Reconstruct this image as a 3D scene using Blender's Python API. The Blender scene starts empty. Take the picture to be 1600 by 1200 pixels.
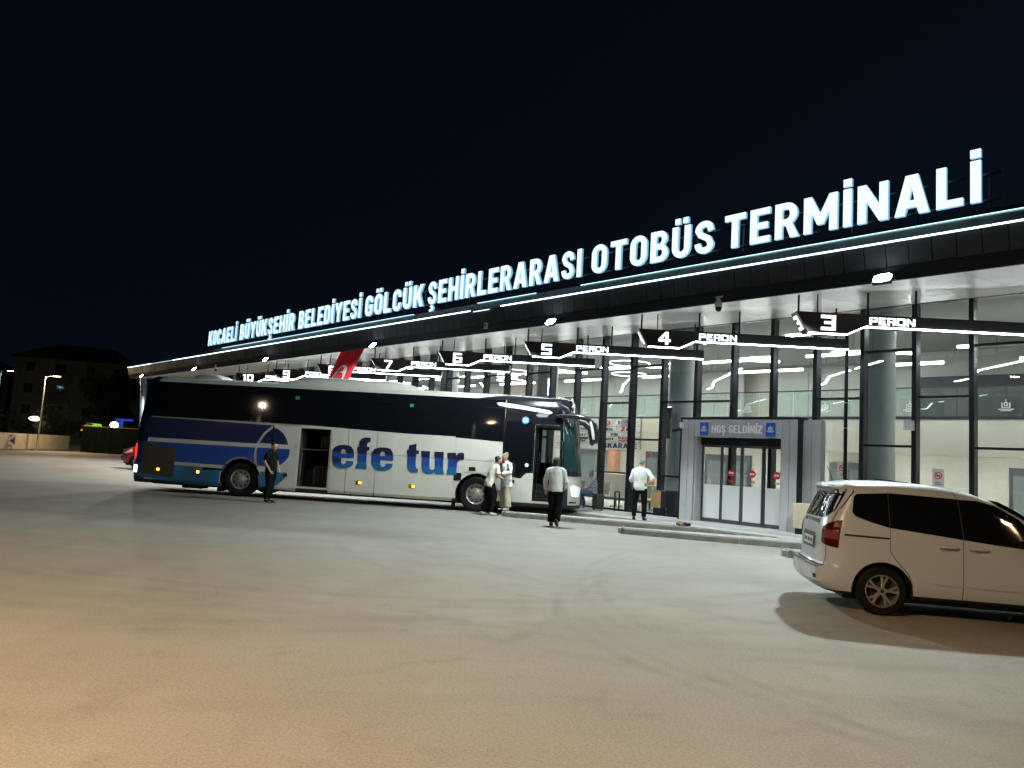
import bpy, bmesh, math, random
from mathutils import Vector, Matrix, noise
from mathutils.geometry import tessellate_polygon

random.seed(7)
SC = bpy.context.scene
COL = SC.collection
R = math.radians

# ------------------------------------------------------------------ camera
CAM_H = 1.6
FPX, ROLL, PITCH = 1175.0, R(3.4), math.atan(117.3 / 1175.0)
_f = Vector((0, math.cos(PITCH), math.sin(PITCH)))
_u0 = Vector((0, -math.sin(PITCH), math.cos(PITCH)))
_r0 = Vector((1, 0, 0))
_r = math.cos(ROLL) * _r0 + math.sin(ROLL) * _u0
_u = -math.sin(ROLL) * _r0 + math.cos(ROLL) * _u0
cam_data = bpy.data.cameras.new('camera')
cam_data.sensor_width = 36.0
cam_data.lens = FPX / 1600.0 * 36.0
cam_data.clip_start = 0.05
cam_data.clip_end = 2000
cam = bpy.data.objects.new('camera', cam_data)
COL.objects.link(cam)
cam.matrix_world = Matrix(((_r.x, _u.x, -_f.x, 0), (_r.y, _u.y, -_f.y, 0), (_r.z, _u.z, -_f.z, CAM_H), (0, 0, 0, 1)))
SC.camera = cam

# ------------------------------------------------------------------ night sky
world = bpy.data.worlds.new('World')
SC.world = world
world.use_nodes = True
wn = world.node_tree.nodes
wl = world.node_tree.links
sky = wn.new('ShaderNodeTexSky')
sky.sky_type = 'NISHITA'
sky.sun_disc = False
sky.sun_elevation = R(24.0)
sky.sun_rotation = R(60)
sky.air_density = 1.0
sky.dust_density = 0.0
sky.ozone_density = 3.0
# read the sky some way above the true horizon, so the night horizon carries no pale band
wtc = wn.new('ShaderNodeTexCoord')
wadd = wn.new('ShaderNodeVectorMath')
wadd.operation = 'ADD'
wadd.inputs[1].default_value = (0, 0, 0.45)
wnm = wn.new('ShaderNodeVectorMath')
wnm.operation = 'NORMALIZE'
wl.new(wtc.outputs['Generated'], wadd.inputs[0])
wl.new(wadd.outputs[0], wnm.inputs[0])
wl.new(wnm.outputs[0], sky.inputs['Vector'])
bg = wn['Background']
bg.inputs['Strength'].default_value = 0.0021
wl.new(sky.outputs['Color'], bg.inputs['Color'])

# ------------------------------------------------------------------ exposure
SC.view_settings.view_transform = 'Standard'
SC.view_settings.look = 'None'
SC.view_settings.exposure = 0.0
SC.view_settings.gamma = 1.0
SC.view_settings.use_curve_mapping = False
SC.render.engine = 'CYCLES'
SC.cycles.use_denoising = True
SC.cycles.max_bounces = 10
SC.cycles.diffuse_bounces = 3
SC.cycles.glossy_bounces = 4
SC.cycles.transmission_bounces = 6
SC.cycles.transparent_max_bounces = 20
SC.cycles.sample_clamp_indirect = 4.0
SC.cycles.caustics_reflective = False
SC.cycles.caustics_refractive = False

FLOOD_W, WARM_W = 2900.0, 4600.0

# ------------------------------------------------------------------ materials
MATS = {}

def mat(name, col, rough=0.6, metal=0.0, emit=None, estr=0.0, noise_amt=0.0, noise_scale=4.0, bump=0.0, bump_scale=40.0, coat=0.0, spec=0.5, tint=None):
    if name in MATS:
        return MATS[name]
    m = bpy.data.materials.new(name)
    m.use_nodes = True
    nt = m.node_tree
    b = nt.nodes['Principled BSDF']
    b.inputs['Base Color'].default_value = (*col, 1)
    b.inputs['Roughness'].default_value = rough
    b.inputs['Metallic'].default_value = metal
    b.inputs['Coat Weight'].default_value = coat
    b.inputs['Specular IOR Level'].default_value = spec
    if emit is not None:
        b.inputs['Emission Color'].default_value = (*emit, 1)
        b.inputs['Emission Strength'].default_value = estr
    if noise_amt > 0 or bump > 0:
        tc = nt.nodes.new('ShaderNodeTexCoord')
    if noise_amt > 0:
        n = nt.nodes.new('ShaderNodeTexNoise')
        n.inputs['Scale'].default_value = noise_scale
        n.inputs['Detail'].default_value = 6
        n.inputs['Roughness'].default_value = 0.65
        nt.links.new(tc.outputs['Object'], n.inputs['Vector'])
        r = nt.nodes.new('ShaderNodeValToRGB')
        r.color_ramp.elements[0].position = 0.3
        r.color_ramp.elements[1].position = 0.7
        c0 = [c * (1 - noise_amt) for c in col]
        c1 = [min(1, c * (1 + noise_amt * .6)) for c in (tint or col)]
        r.color_ramp.elements[0].color = (*c0, 1)
        r.color_ramp.elements[1].color = (*c1, 1)
        nt.links.new(n.outputs['Fac'], r.inputs['Fac'])
        nt.links.new(r.outputs['Color'], b.inputs['Base Color'])
        mr = nt.nodes.new('ShaderNodeMapRange')
        mr.inputs['To Min'].default_value = max(0.02, rough * 0.8)
        mr.inputs['To Max'].default_value = min(1, rough * 1.2)
        nt.links.new(n.outputs['Fac'], mr.inputs['Value'])
        nt.links.new(mr.outputs['Result'], b.inputs['Roughness'])
    if bump > 0:
        n2 = nt.nodes.new('ShaderNodeTexNoise')
        n2.inputs['Scale'].default_value = bump_scale
        n2.inputs['Detail'].default_value = 4
        nt.links.new(tc.outputs['Object'], n2.inputs['Vector'])
        bp = nt.nodes.new('ShaderNodeBump')
        bp.inputs['Strength'].default_value = bump
        bp.inputs['Distance'].default_value = 0.02
        nt.links.new(n2.outputs['Fac'], bp.inputs['Height'])
        nt.links.new(bp.outputs['Normal'], b.inputs['Normal'])
    MATS[name] = m
    return m

def emat(name, col, s):
    if name in MATS:
        return MATS[name]
    m = bpy.data.materials.new(name)
    m.use_nodes = True
    nt = m.node_tree
    nt.nodes.remove(nt.nodes['Principled BSDF'])
    e = nt.nodes.new('ShaderNodeEmission')
    e.inputs['Color'].default_value = (*col, 1)
    e.inputs['Strength'].default_value = s
    nt.links.new(e.outputs[0], nt.nodes['Material Output'].inputs['Surface'])
    MATS[name] = m
    return m

def glassmat(name, tint, ior=1.5, rough=0.0, boost=1.0, haze=0.0, hazecol=(.8, .85, .82)):
    """thin pane: see-through with Fresnel reflection, optional milky film"""
    m = bpy.data.materials.new(name)
    m.use_nodes = True
    nt = m.node_tree
    nt.nodes.remove(nt.nodes['Principled BSDF'])
    t = nt.nodes.new('ShaderNodeBsdfTransparent')
    t.inputs['Color'].default_value = (*tint, 1)
    g = nt.nodes.new('ShaderNodeBsdfGlossy')
    g.inputs['Roughness'].default_value = rough
    lw = nt.nodes.new('ShaderNodeLayerWeight')
    lw.inputs['Blend'].default_value = .5
    pw = nt.nodes.new('ShaderNodeMath')
    pw.operation = 'POWER'
    pw.inputs[1].default_value = 5.0
    nt.links.new(lw.outputs['Facing'], pw.inputs[0])
    mu = nt.nodes.new('ShaderNodeMath')
    mu.operation = 'MULTIPLY_ADD'
    mu.use_clamp = True
    mu.inputs[1].default_value = .9 * boost
    mu.inputs[2].default_value = .045 * boost
    nt.links.new(pw.outputs[0], mu.inputs[0])
    mx = nt.nodes.new('ShaderNodeMixShader')
    nt.links.new(mu.outputs[0], mx.inputs[0])
    base = t
    if haze > 0:
        d = nt.nodes.new('ShaderNodeBsdfDiffuse')
        d.inputs['Color'].default_value = (*hazecol, 1)
        tr = nt.nodes.new('ShaderNodeBsdfTranslucent')
        tr.inputs['Color'].default_value = (*hazecol, 1)
        a = nt.nodes.new('ShaderNodeMixShader')
        a.inputs[0].default_value = 0.5
        nt.links.new(d.outputs[0], a.inputs[1])
        nt.links.new(tr.outputs[0], a.inputs[2])
        h = nt.nodes.new('ShaderNodeMixShader')
        h.inputs[0].default_value = haze
        nt.links.new(t.outputs[0], h.inputs[1])
        nt.links.new(a.outputs[0], h.inputs[2])
        base = h
    nt.links.new(base.outputs[0], mx.inputs[1])
    nt.links.new(g.outputs[0], mx.inputs[2])
    nt.links.new(mx.outputs[0], nt.nodes['Material Output'].inputs['Surface'])
    MATS[name] = m
    return m

# ------------------------------------------------------------------ mesh helpers
def tag(o, label=None, cat=None, group=None, kind=None):
    if label: o['label'] = label
    if cat: o['category'] = cat
    if group: o['group'] = group
    if kind: o['kind'] = kind
    return o

def empty(name, loc=(0, 0, 0), rz=0.0):
    o = bpy.data.objects.new(name, None)
    COL.objects.link(o)
    o.location = loc
    o.rotation_euler = (0, 0, rz)
    o.empty_display_size = 0.2
    return o

def link_mesh(name, me, parent=None, loc=(0, 0, 0), rot=(0, 0, 0), scale=None):
    o = bpy.data.objects.new(name, me)
    COL.objects.link(o)
    o.parent = parent
    o.location = loc
    o.rotation_euler = rot
    if scale: o.scale = scale
    return o

class MB:
    def __init__(self):
        self.v, self.f, self.m = [], [], []
    def add(self, vs, fs, mi=0):
        k = len(self.v)
        self.v += [tuple(p) for p in vs]
        for f in fs:
            self.f.append([i + k for i in f])
            self.m.append(mi)
        return self
    def box(self, x0, x1, y0, y1, z0, z1, mi=0):
        vs = [(x, y, z) for z in (z0, z1) for y in (y0, y1) for x in (x0, x1)]
        return self.add(vs, [(0, 2, 3, 1), (4, 5, 7, 6), (0, 1, 5, 4), (2, 6, 7, 3), (0, 4, 6, 2), (1, 3, 7, 5)], mi)
    def hexa(self, vs8, mi=0):
        return self.add(vs8, [(0, 2, 3, 1), (4, 5, 7, 6), (0, 1, 5, 4), (2, 6, 7, 3), (0, 4, 6, 2), (1, 3, 7, 5)], mi)
    def tube(self, pts, ra, rb=None, lat=None, n=10, mi=0, caps=True):
        pts = [Vector(p) for p in pts]
        if not isinstance(ra, (list, tuple)): ra = [ra] * len(pts)
        rb = ra if rb is None else (rb if isinstance(rb, (list, tuple)) else [rb] * len(pts))
        vs, fs = [], []
        prev = None
        for i, p in enumerate(pts):
            t = (pts[min(i + 1, len(pts) - 1)] - pts[max(i - 1, 0)])
            t = t.normalized() if t.length > 1e-9 else Vector((0, 0, 1))
            a = Vector(lat) if lat is not None else (prev if prev is not None else (Vector((1, 0, 0)) if abs(t.x) < .8 else Vector((0, 1, 0))))
            a = (a - t * a.dot(t)).normalized()
            prev = a
            b = t.cross(a)
            for k in range(n):
                w = 2 * math.pi * k / n
                vs.append(p + a * (ra[i] * math.cos(w)) + b * (rb[i] * math.sin(w)))
        for i in range(len(pts) - 1):
            for k in range(n):
                fs.append((i * n + k, i * n + (k + 1) % n, (i + 1) * n + (k + 1) % n, (i + 1) * n + k))
        if caps:
            fs.append(tuple(range(n - 1, -1, -1)))
            fs.append(tuple((len(pts) - 1) * n + k for k in range(n)))
        return self.add(vs, fs, mi)
    def ball(self, c, rx, ry=None, rz=None, n=12, m=8, mi=0):
        ry = rx if ry is None else ry
        rz = rx if rz is None else rz
        vs = [(c[0], c[1], c[2] - rz)]
        for i in range(1, m):
            t = -math.pi / 2 + math.pi * i / m
            for k in range(n):
                w = 2 * math.pi * k / n
                vs.append((c[0] + rx * math.cos(t) * math.cos(w), c[1] + ry * math.cos(t) * math.sin(w), c[2] + rz * math.sin(t)))
        vs.append((c[0], c[1], c[2] + rz))
        fs = []
        for k in range(n):
            fs.append((0, 1 + (k + 1) % n, 1 + k))
            fs.append((len(vs) - 1, 1 + (m - 2) * n + k, 1 + (m - 2) * n + (k + 1) % n))
        for i in range(m - 2):
            for k in range(n):
                fs.append((1 + i * n + k, 1 + i * n + (k + 1) % n, 1 + (i + 1) * n + (k + 1) % n, 1 + (i + 1) * n + k))
        return self.add(vs, fs, mi)
    def lathe(self, prof, c=(0, 0, 0), axis='z', n=24, mi=0, closed=False, caps=True):
        vs, fs = [], []
        for r, h in prof:
            for k in range(n):
                w = 2 * math.pi * k / n
                a, b = r * math.cos(w), r * math.sin(w)
                if axis == 'z': p = (a, b, h)
                elif axis == 'y': p = (a, h, b)
                else: p = (h, a, b)
                vs.append((c[0] + p[0], c[1] + p[1], c[2] + p[2]))
        L = len(prof)
        for i in range(L if closed else L - 1):
            j = (i + 1) % L
            for k in range(n):
                fs.append((i * n + k, i * n + (k + 1) % n, j * n + (k + 1) % n, j * n + k))
        if not closed and caps:
            if prof[0][0] > 1e-6: fs.append(tuple(range(n)))
            if prof[-1][0] > 1e-6: fs.append(tuple((L - 1) * n + k for k in range(n)))
        return self.add(vs, fs, mi)
    def prism(self, poly, a, b, axis='y', mi=0, mi_side=None, holes=()):
        """poly in the plane normal to axis, extruded from a to b ('y': (x,z); 'z': (x,y); 'x': (y,z))"""
        mi_side = mi if mi_side is None else mi_side
        def P(p, h):
            return (p[0], h, p[1]) if axis == 'y' else ((p[0], p[1], h) if axis == 'z' else (h, p[0], p[1]))
        loops = [list(poly)] + [list(h) for h in holes]
        flat = [p for lp in loops for p in lp]
        tris = tessellate_polygon([[Vector((p[0], p[1], 0)) for p in lp] for lp in loops])
        n = len(flat)
        vs = [P(p, a) for p in flat] + [P(p, b) for p in flat]
        self.add(vs, [tuple(t) for t in tris] + [tuple(i + n for i in reversed(t)) for t in tris], mi)
        base = len(self.v) - 2 * n
        k = 0
        for lp in loops:
            q = len(lp)
            for i in range(q):
                self.f.append([base + k + i, base + k + (i + 1) % q, base + n + k + (i + 1) % q, base + n + k + i])
                self.m.append(mi_side)
            k += q
        return self
    def shift(self, d):
        self.v = [(p[0] + d[0], p[1] + d[1], p[2] + d[2]) for p in self.v]
        return self
    def mesh(self, name, mats, smooth=False, recalc=True, angle=None):
        me = bpy.data.meshes.new(name)
        me.from_pydata(self.v, [], self.f)
        for m in (mats if isinstance(mats, (list, tuple)) else [mats]):
            me.materials.append(m)
        me.polygons.foreach_set('material_index', self.m)
        if recalc:
            bm = bmesh.new()
            bm.from_mesh(me)
            bmesh.ops.recalc_face_normals(bm, faces=bm.faces)
            if angle is not None:
                for e in bm.edges:
                    e.smooth = not (len(e.link_faces) == 2 and e.calc_face_angle(0) > angle)
            bm.to_mesh(me)
            bm.free()
        if smooth or angle is not None:
            me.polygons.foreach_set('use_smooth', [True] * len(me.polygons))
        me.update()
        return me
    def build(self, name, mats, parent=None, loc=(0, 0, 0), rot=(0, 0, 0), smooth=False, angle=None):
        return link_mesh(name, self.mesh(name, mats, smooth, True, angle), parent, loc, rot)

def boxpart(name, m, parent, *b):
    return MB().box(*b).build(name, m, parent)

def evaluated(o):
    dg = bpy.context.evaluated_depsgraph_get()
    dg.update()
    return bpy.data.meshes.new_from_object(o.evaluated_get(dg))

def cut(o, cutters):
    """boolean difference with a list of MB cutters, baked into o"""
    tmp = []
    for c in cutters:
        k = c.build('cutter', MATS['dark_void'])
        k.hide_render = True
        tmp.append(k)
        md = o.modifiers.new('b', 'BOOLEAN')
        md.operation = 'DIFFERENCE'
        md.solver = 'EXACT'
        md.object = k
    bpy.context.view_layer.update()
    me = evaluated(o)
    o.modifiers.clear()
    o.data = me
    for k in tmp:
        bpy.data.objects.remove(k)
    return o

mat('dark_void', (.012, .012, .014), .8)

# ------------------------------------------------------------------ terminal frame: x along the facade (to the right), y into the building
FA = R(-47.7)
def FL(x, y, z=0.0):
    return Vector((x * math.cos(FA) - y * math.sin(FA), x * math.sin(FA) + y * math.cos(FA), z))

# ------------------------------------------------------------------ lettering
def stroke(path, t, closed=False):
    p = [Vector(q) for q in path]
    n = len(p)
    L, Rr = [], []
    for i in range(n):
        a = p[i] - p[i - 1] if i > 0 else p[1] - p[0]
        b = p[i + 1] - p[i] if i < n - 1 else p[-1] - p[-2]
        a.normalize(); b.normalize()
        na, nb = Vector((-a.y, a.x)), Vector((-b.y, b.x))
        m = (na + nb)
        m = m.normalized() if m.length > 1e-6 else na
        k = t / 2 / max(.35, m.dot(na))
        L.append(p[i] + m * k)
        Rr.append(p[i] - m * k)
    return [tuple(q) for q in L + Rr[::-1]]

def arcp(cx, cy, rx, ry, a0, a1, n=8):
    return [(cx + rx * math.cos(R(a0 + (a1 - a0) * i / n)), cy + ry * math.sin(R(a0 + (a1 - a0) * i / n))) for i in range(n + 1)]

def rrect(x0, y0, x1, y1, r, n=6):
    return (arcp(x1 - r, y1 - r, r, r, 0, 90, n) + arcp(x0 + r, y1 - r, r, r, 90, 180, n) + arcp(x0 + r, y0 + r, r, r, 180, 270, n) + arcp(x1 - r, y0 + r, r, r, 270, 360, n))

def rc(x0, y0, x1, y1):
    return [(x0, y0), (x1, y0), (x1, y1), (x0, y1)]

T_ = .212
def glyph(ch):
    """bold upright sans capitals, cap height 1: (groups of [outer, holes...], advance width)"""
    w, t, h = .64, T_, .18
    dots = []
    if ch == 'İ':
        return [[rc(0, 0, t, 1)], [rc(0, 1.07, t, 1.27)]], t
    if ch in 'ÜÖ':
        dots = [[rc(.09, 1.08, .27, 1.26)], [rc(w - .27, 1.08, w - .09, 1.26)]]
        ch = {'Ü': 'U', 'Ö': 'O'}[ch]
    if ch in 'ŞÇ':
        c = w / 2
        dots = [[[(c - .1, -.05), (c + .07, -.05), (c + .16, -.16), (c + .1, -.30), (c - .16, -.32), (c - .16, -.22), (c, -.2), (c, -.13), (c - .1, -.13)]]]
        ch = {'Ş': 'S', 'Ç': 'C'}[ch]
    if ch == 'I': g, w = [[rc(0, 0, t, 1)]], t
    elif ch == 'L': w = .56; g = [[[(0, 0), (w, 0), (w, h), (t, h), (t, 1), (0, 1)]]]
    elif ch == 'T': w = .66; g = [[[(w / 2 - t / 2, 0), (w / 2 + t / 2, 0), (w / 2 + t / 2, 1 - h), (w, 1 - h), (w, 1), (0, 1), (0, 1 - h), (w / 2 - t / 2, 1 - h)]]]
    elif ch == 'E': w = .6; g = [[[(0, 0), (w, 0), (w, h), (t, h), (t, .41), (w - .07, .41), (w - .07, .59), (t, .59), (t, 1 - h), (w, 1 - h), (w, 1), (0, 1)]]]
    elif ch == 'F': w = .6; g = [[[(0, 0), (t, 0), (t, .39), (w - .07, .39), (w - .07, .58), (t, .58), (t, 1 - h), (w, 1 - h), (w, 1), (0, 1)]]]
    elif ch == 'H': w = .7; g = [[[(0, 0), (t, 0), (t, .41), (w - t, .41), (w - t, 0), (w, 0), (w, 1), (w - t, 1), (w - t, .6), (t, .6), (t, 1), (0, 1)]]]
    elif ch == 'K': w = .72; g = [[[(0, 0), (t, 0), (t, .3), (.31, .41), (.47, 0), (w, 0), (.47, .57), (.7, 1), (.46, 1), (t, .58), (t, 1), (0, 1)]]]
    elif ch == 'N': w = .74; g = [[[(0, 0), (t, 0), (t, .56), (w - t, 0), (w, 0), (w, 1), (w - t, 1), (w - t, .44), (t, 1), (0, 1)]]]
    elif ch == 'M': w = .9; g = [[[(0, 0), (t, 0), (t, .55), (.37, .2), (w - .37, .2), (w - t, .55), (w - t, 0), (w, 0), (w, 1), (w - t, 1), (w / 2, .5), (t, 1), (0, 1)]]]
    elif ch == 'A': w = .78; g = [[[(0, 0), (.23, 0), (.28, .18), (w - .28, .18), (w - .23, 0), (w, 0), (w / 2 + .14, 1), (w / 2 - .14, 1)], [(.33, .36), (w / 2, .72), (w - .33, .36)]]]
    elif ch == 'Y': w = .74; g = [[[(w / 2 - t / 2, 0), (w / 2 + t / 2, 0), (w / 2 + t / 2, .4), (w, 1), (w - .25, 1), (w / 2, .62), (.25, 1), (0, 1), (w / 2 - t / 2, .4)]]]
    elif ch == 'Z': w = .62; g = [[[(0, 0), (w, 0), (w, h), (.28, h), (w, 1 - h), (w, 1), (0, 1), (0, 1 - h), (w - .28, 1 - h), (0, h)]]]
    elif ch == 'V': w = .74; g = [[[(w / 2 - .12, 0), (w / 2 + .12, 0), (w, 1), (w - .24, 1), (w / 2, .3), (.24, 1), (0, 1)]]]
    elif ch == 'O': g = [[rrect(0, 0, w, 1, w / 2 - .01), rrect(t, h, w - t, 1 - h, w / 2 - t - .005)]]
    elif ch == 'D': g = [[[(0, 0)] + arcp(w - .32, .32, .32, .32, -90, 0) + arcp(w - .32, .68, .32, .32, 0, 90) + [(0, 1)], [(t, h)] + arcp(w - .32, .3, .1, .11, -90, 0, 4) + arcp(w - .32, .7, .1, .11, 0, 90, 4) + [(t, 1 - h)]]]
    elif ch == 'U': g = [[[(0, 1), (0, .32)] + arcp(w / 2, .33, w / 2, .33, 180, 360, 12) + [(w, .32), (w, 1), (w - t, 1), (w - t, .31)] + arcp(w / 2, .31, w / 2 - t, .12, 360, 180, 8) + [(t, .31), (t, 1)]]]
    elif ch == 'C': g = [[stroke([(w - t / 2, .64), (w - t / 2, .72)] + arcp(w / 2, .72, w / 2 - t / 2, .28 - h / 2, 12, 168, 9) + arcp(w / 2, .28, w / 2 - t / 2, .28 - h / 2, 192, 348, 9) + [(w - t / 2, .28), (w - t / 2, .36)], t * .95)]]
    elif ch == 'G': g = [[stroke([(w - t / 2, .66), (w - t / 2, .72)] + arcp(w / 2, .72, w / 2 - t / 2, .28 - h / 2, 12, 168, 9) + arcp(w / 2, .28, w / 2 - t / 2, .28 - h / 2, 192, 348, 9) + [(w - t / 2, .30), (w - t / 2, .46), (w * .5, .46)], t * .92)]]
    elif ch == 'S': g = [[stroke([(w - t / 2, .68), (w - t / 2 - .02, .76)] + arcp(w / 2, .73, w / 2 - t / 2, .27 - h / 2, 40, 180, 8) + [(w * .30, .58), (w * .70, .44)] + arcp(w / 2, .27, w / 2 - t / 2, .27 - h / 2, 0, -140, 8) + [(t / 2, .24), (t / 2 - .01, .32)], t * .88)]]
    elif ch == 'R': g = [[[(0, 0), (t, 0), (t, .36), (.31, .36), (w - .2, 0), (w + .05, 0), (w - .15, .41)] + arcp(w - .3, .69, .3, .31, -50, 90, 9) + [(0, 1)], [(t, .54)] + arcp(w - .31, .68, .1, .14, -90, 90, 6) + [(t, .82)]]]; w += .03
    elif ch == 'P': g = [[[(0, 0), (t, 0), (t, .36)] + arcp(w - .3, .68, .3, .32, -90, 90, 9) + [(0, 1)], [(t, .54)] + arcp(w - .31, .68, .1, .14, -90, 90, 6) + [(t, .82)]]]
    elif ch == 'B': g = [[[(0, 0)] + arcp(w - .28, .28, .28, .28, -90, 60, 8) + arcp(w - .30, .75, .26, .25, -50, 90, 8) + [(0, 1)], [(t, .17)] + arcp(w - .29, .29, .09, .12, -90, 90, 5) + [(t, .41)], [(t, .59)] + arcp(w - .31, .71, .08, .12, -90, 90, 5) + [(t, .83)]]]
    elif ch == '2': g = [[stroke([(.11, .66)] + arcp(w / 2, .69, w / 2 - .1, .2, 170, -30, 9) + [(.14, .1), (w, .1)], .2)]]
    elif ch == '7': g = [[[(0, 1), (0, .82), (.4, .82), (.12, 0), (.35, 0), (.62, .84), (.62, 1)]]]
    else: g = [[rc(0, 0, .1, .1)]]
    return g + dots, w

def word_layout(word, gap=.15):
    x, out = 0, []
    for ch in word:
        if ch == ' ':
            x += .42
            continue
        g, w = glyph(ch)
        out.append((ch, g, x))
        x += w + gap
    return out, x - gap

SQ = {  # square display face, height 1
 'P': ([rc(0, 0, .2, 1), rc(.2, .8, .8, 1), rc(.6, .53, .8, .8), rc(.2, .35, .8, .53)], .8),
 'E': ([rc(0, 0, .2, 1), rc(.2, .8, .75, 1), rc(.2, .41, .66, .59), rc(.2, 0, .75, .2)], .75),
 'R': ([rc(0, 0, .2, 1), rc(.2, .82, .8, 1), rc(.6, .55, .8, .82), rc(.2, .37, .8, .55), rc(.55, 0, .78, .37)], .8),
 'O': ([rc(0, 0, .2, 1), rc(.68, 0, .88, 1), rc(.2, .8, .68, 1), rc(.2, 0, .68, .2)], .88),
 'N': ([rc(0, 0, .2, 1), rc(.66, 0, .86, 1), [(.2, 1), (.2, .7), (.66, 0), (.66, .3)]], .86),
 '0': ([rc(0, 0, .2, 1), rc(.6, 0, .8, 1), rc(.2, .8, .6, 1), rc(.2, 0, .6, .2)], .8),
 '1': ([rc(.15, 0, .35, 1), [(.15, .8), (.15, 1), (0, .9), (0, .76)]], .4),
 '3': ([rc(0, .8, .8, 1), rc(.6, .59, .8, .8), rc(.18, .42, .8, .59), rc(.6, .2, .8, .42), rc(0, 0, .8, .2)], .8),
 '4': ([rc(0, .23, .85, .42), rc(.48, .42, .69, 1), rc(.48, 0, .69, .23), [(0, .42), (.23, .42), (.48, .76), (.48, 1)]], .85),
 '5': ([rc(0, .81, .8, 1), rc(0, .59, .2, .81), rc(0, .42, .8, .59), rc(.6, .19, .8, .42), rc(0, 0, .8, .19)], .8),
 '6': ([rc(0, .81, .75, 1), rc(0, .59, .2, .81), rc(0, .42, .8, .59), rc(0, .18, .2, .42), rc(.6, .18, .8, .42), rc(0, 0, .8, .18)], .8),
 '7': ([rc(0, .81, .8, 1), [(.57, .81), (.8, .81), (.43, 0), (.2, 0)]], .8),
 '8': ([rc(0, .81, .8, 1), rc(0, .59, .2, .81), rc(.6, .59, .8, .81), rc(0, .42, .8, .59), rc(0, .18, .2, .42), rc(.6, .18, .8, .42), rc(0, 0, .8, .18)], .8),
 '9': ([rc(0, .82, .8, 1), rc(0, .58, .2, .82), rc(.6, .58, .8, .82), rc(0, .41, .8, .58), rc(.6, .19, .8, .41), rc(0, 0, .8, .19)], .8),
}
def square_text(txt, x, z, height, y0, y1, width=None, gap=.16):
    adv = sum(SQ[c][1] for c in txt) + gap * (len(txt) - 1)
    sx = height if width is None else width / adv
    b = MB()
    px = 0
    for c in txt:
        for poly in SQ[c][0]:
            b.prism([(x + (px + p[0]) * sx, z + p[1] * height) for p in poly], y0, y1)
        px += SQ[c][1] + gap
    return b

def sans_text(txt, x, z, height, y0, y1, width=None, gap=.14, mi=0):
    lay, adv = word_layout(txt, gap)
    sx = height if width is None else width / adv
    b = MB()
    for ch, g, px in lay:
        for grp in g:
            b.prism([(x + (px + p[0]) * sx, z + p[1] * height) for p in grp[0]], y0, y1, mi=mi,
                    holes=[[(x + (px + p[0]) * sx, z + p[1] * height) for p in h] for h in grp[1:]])
    return b
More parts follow.
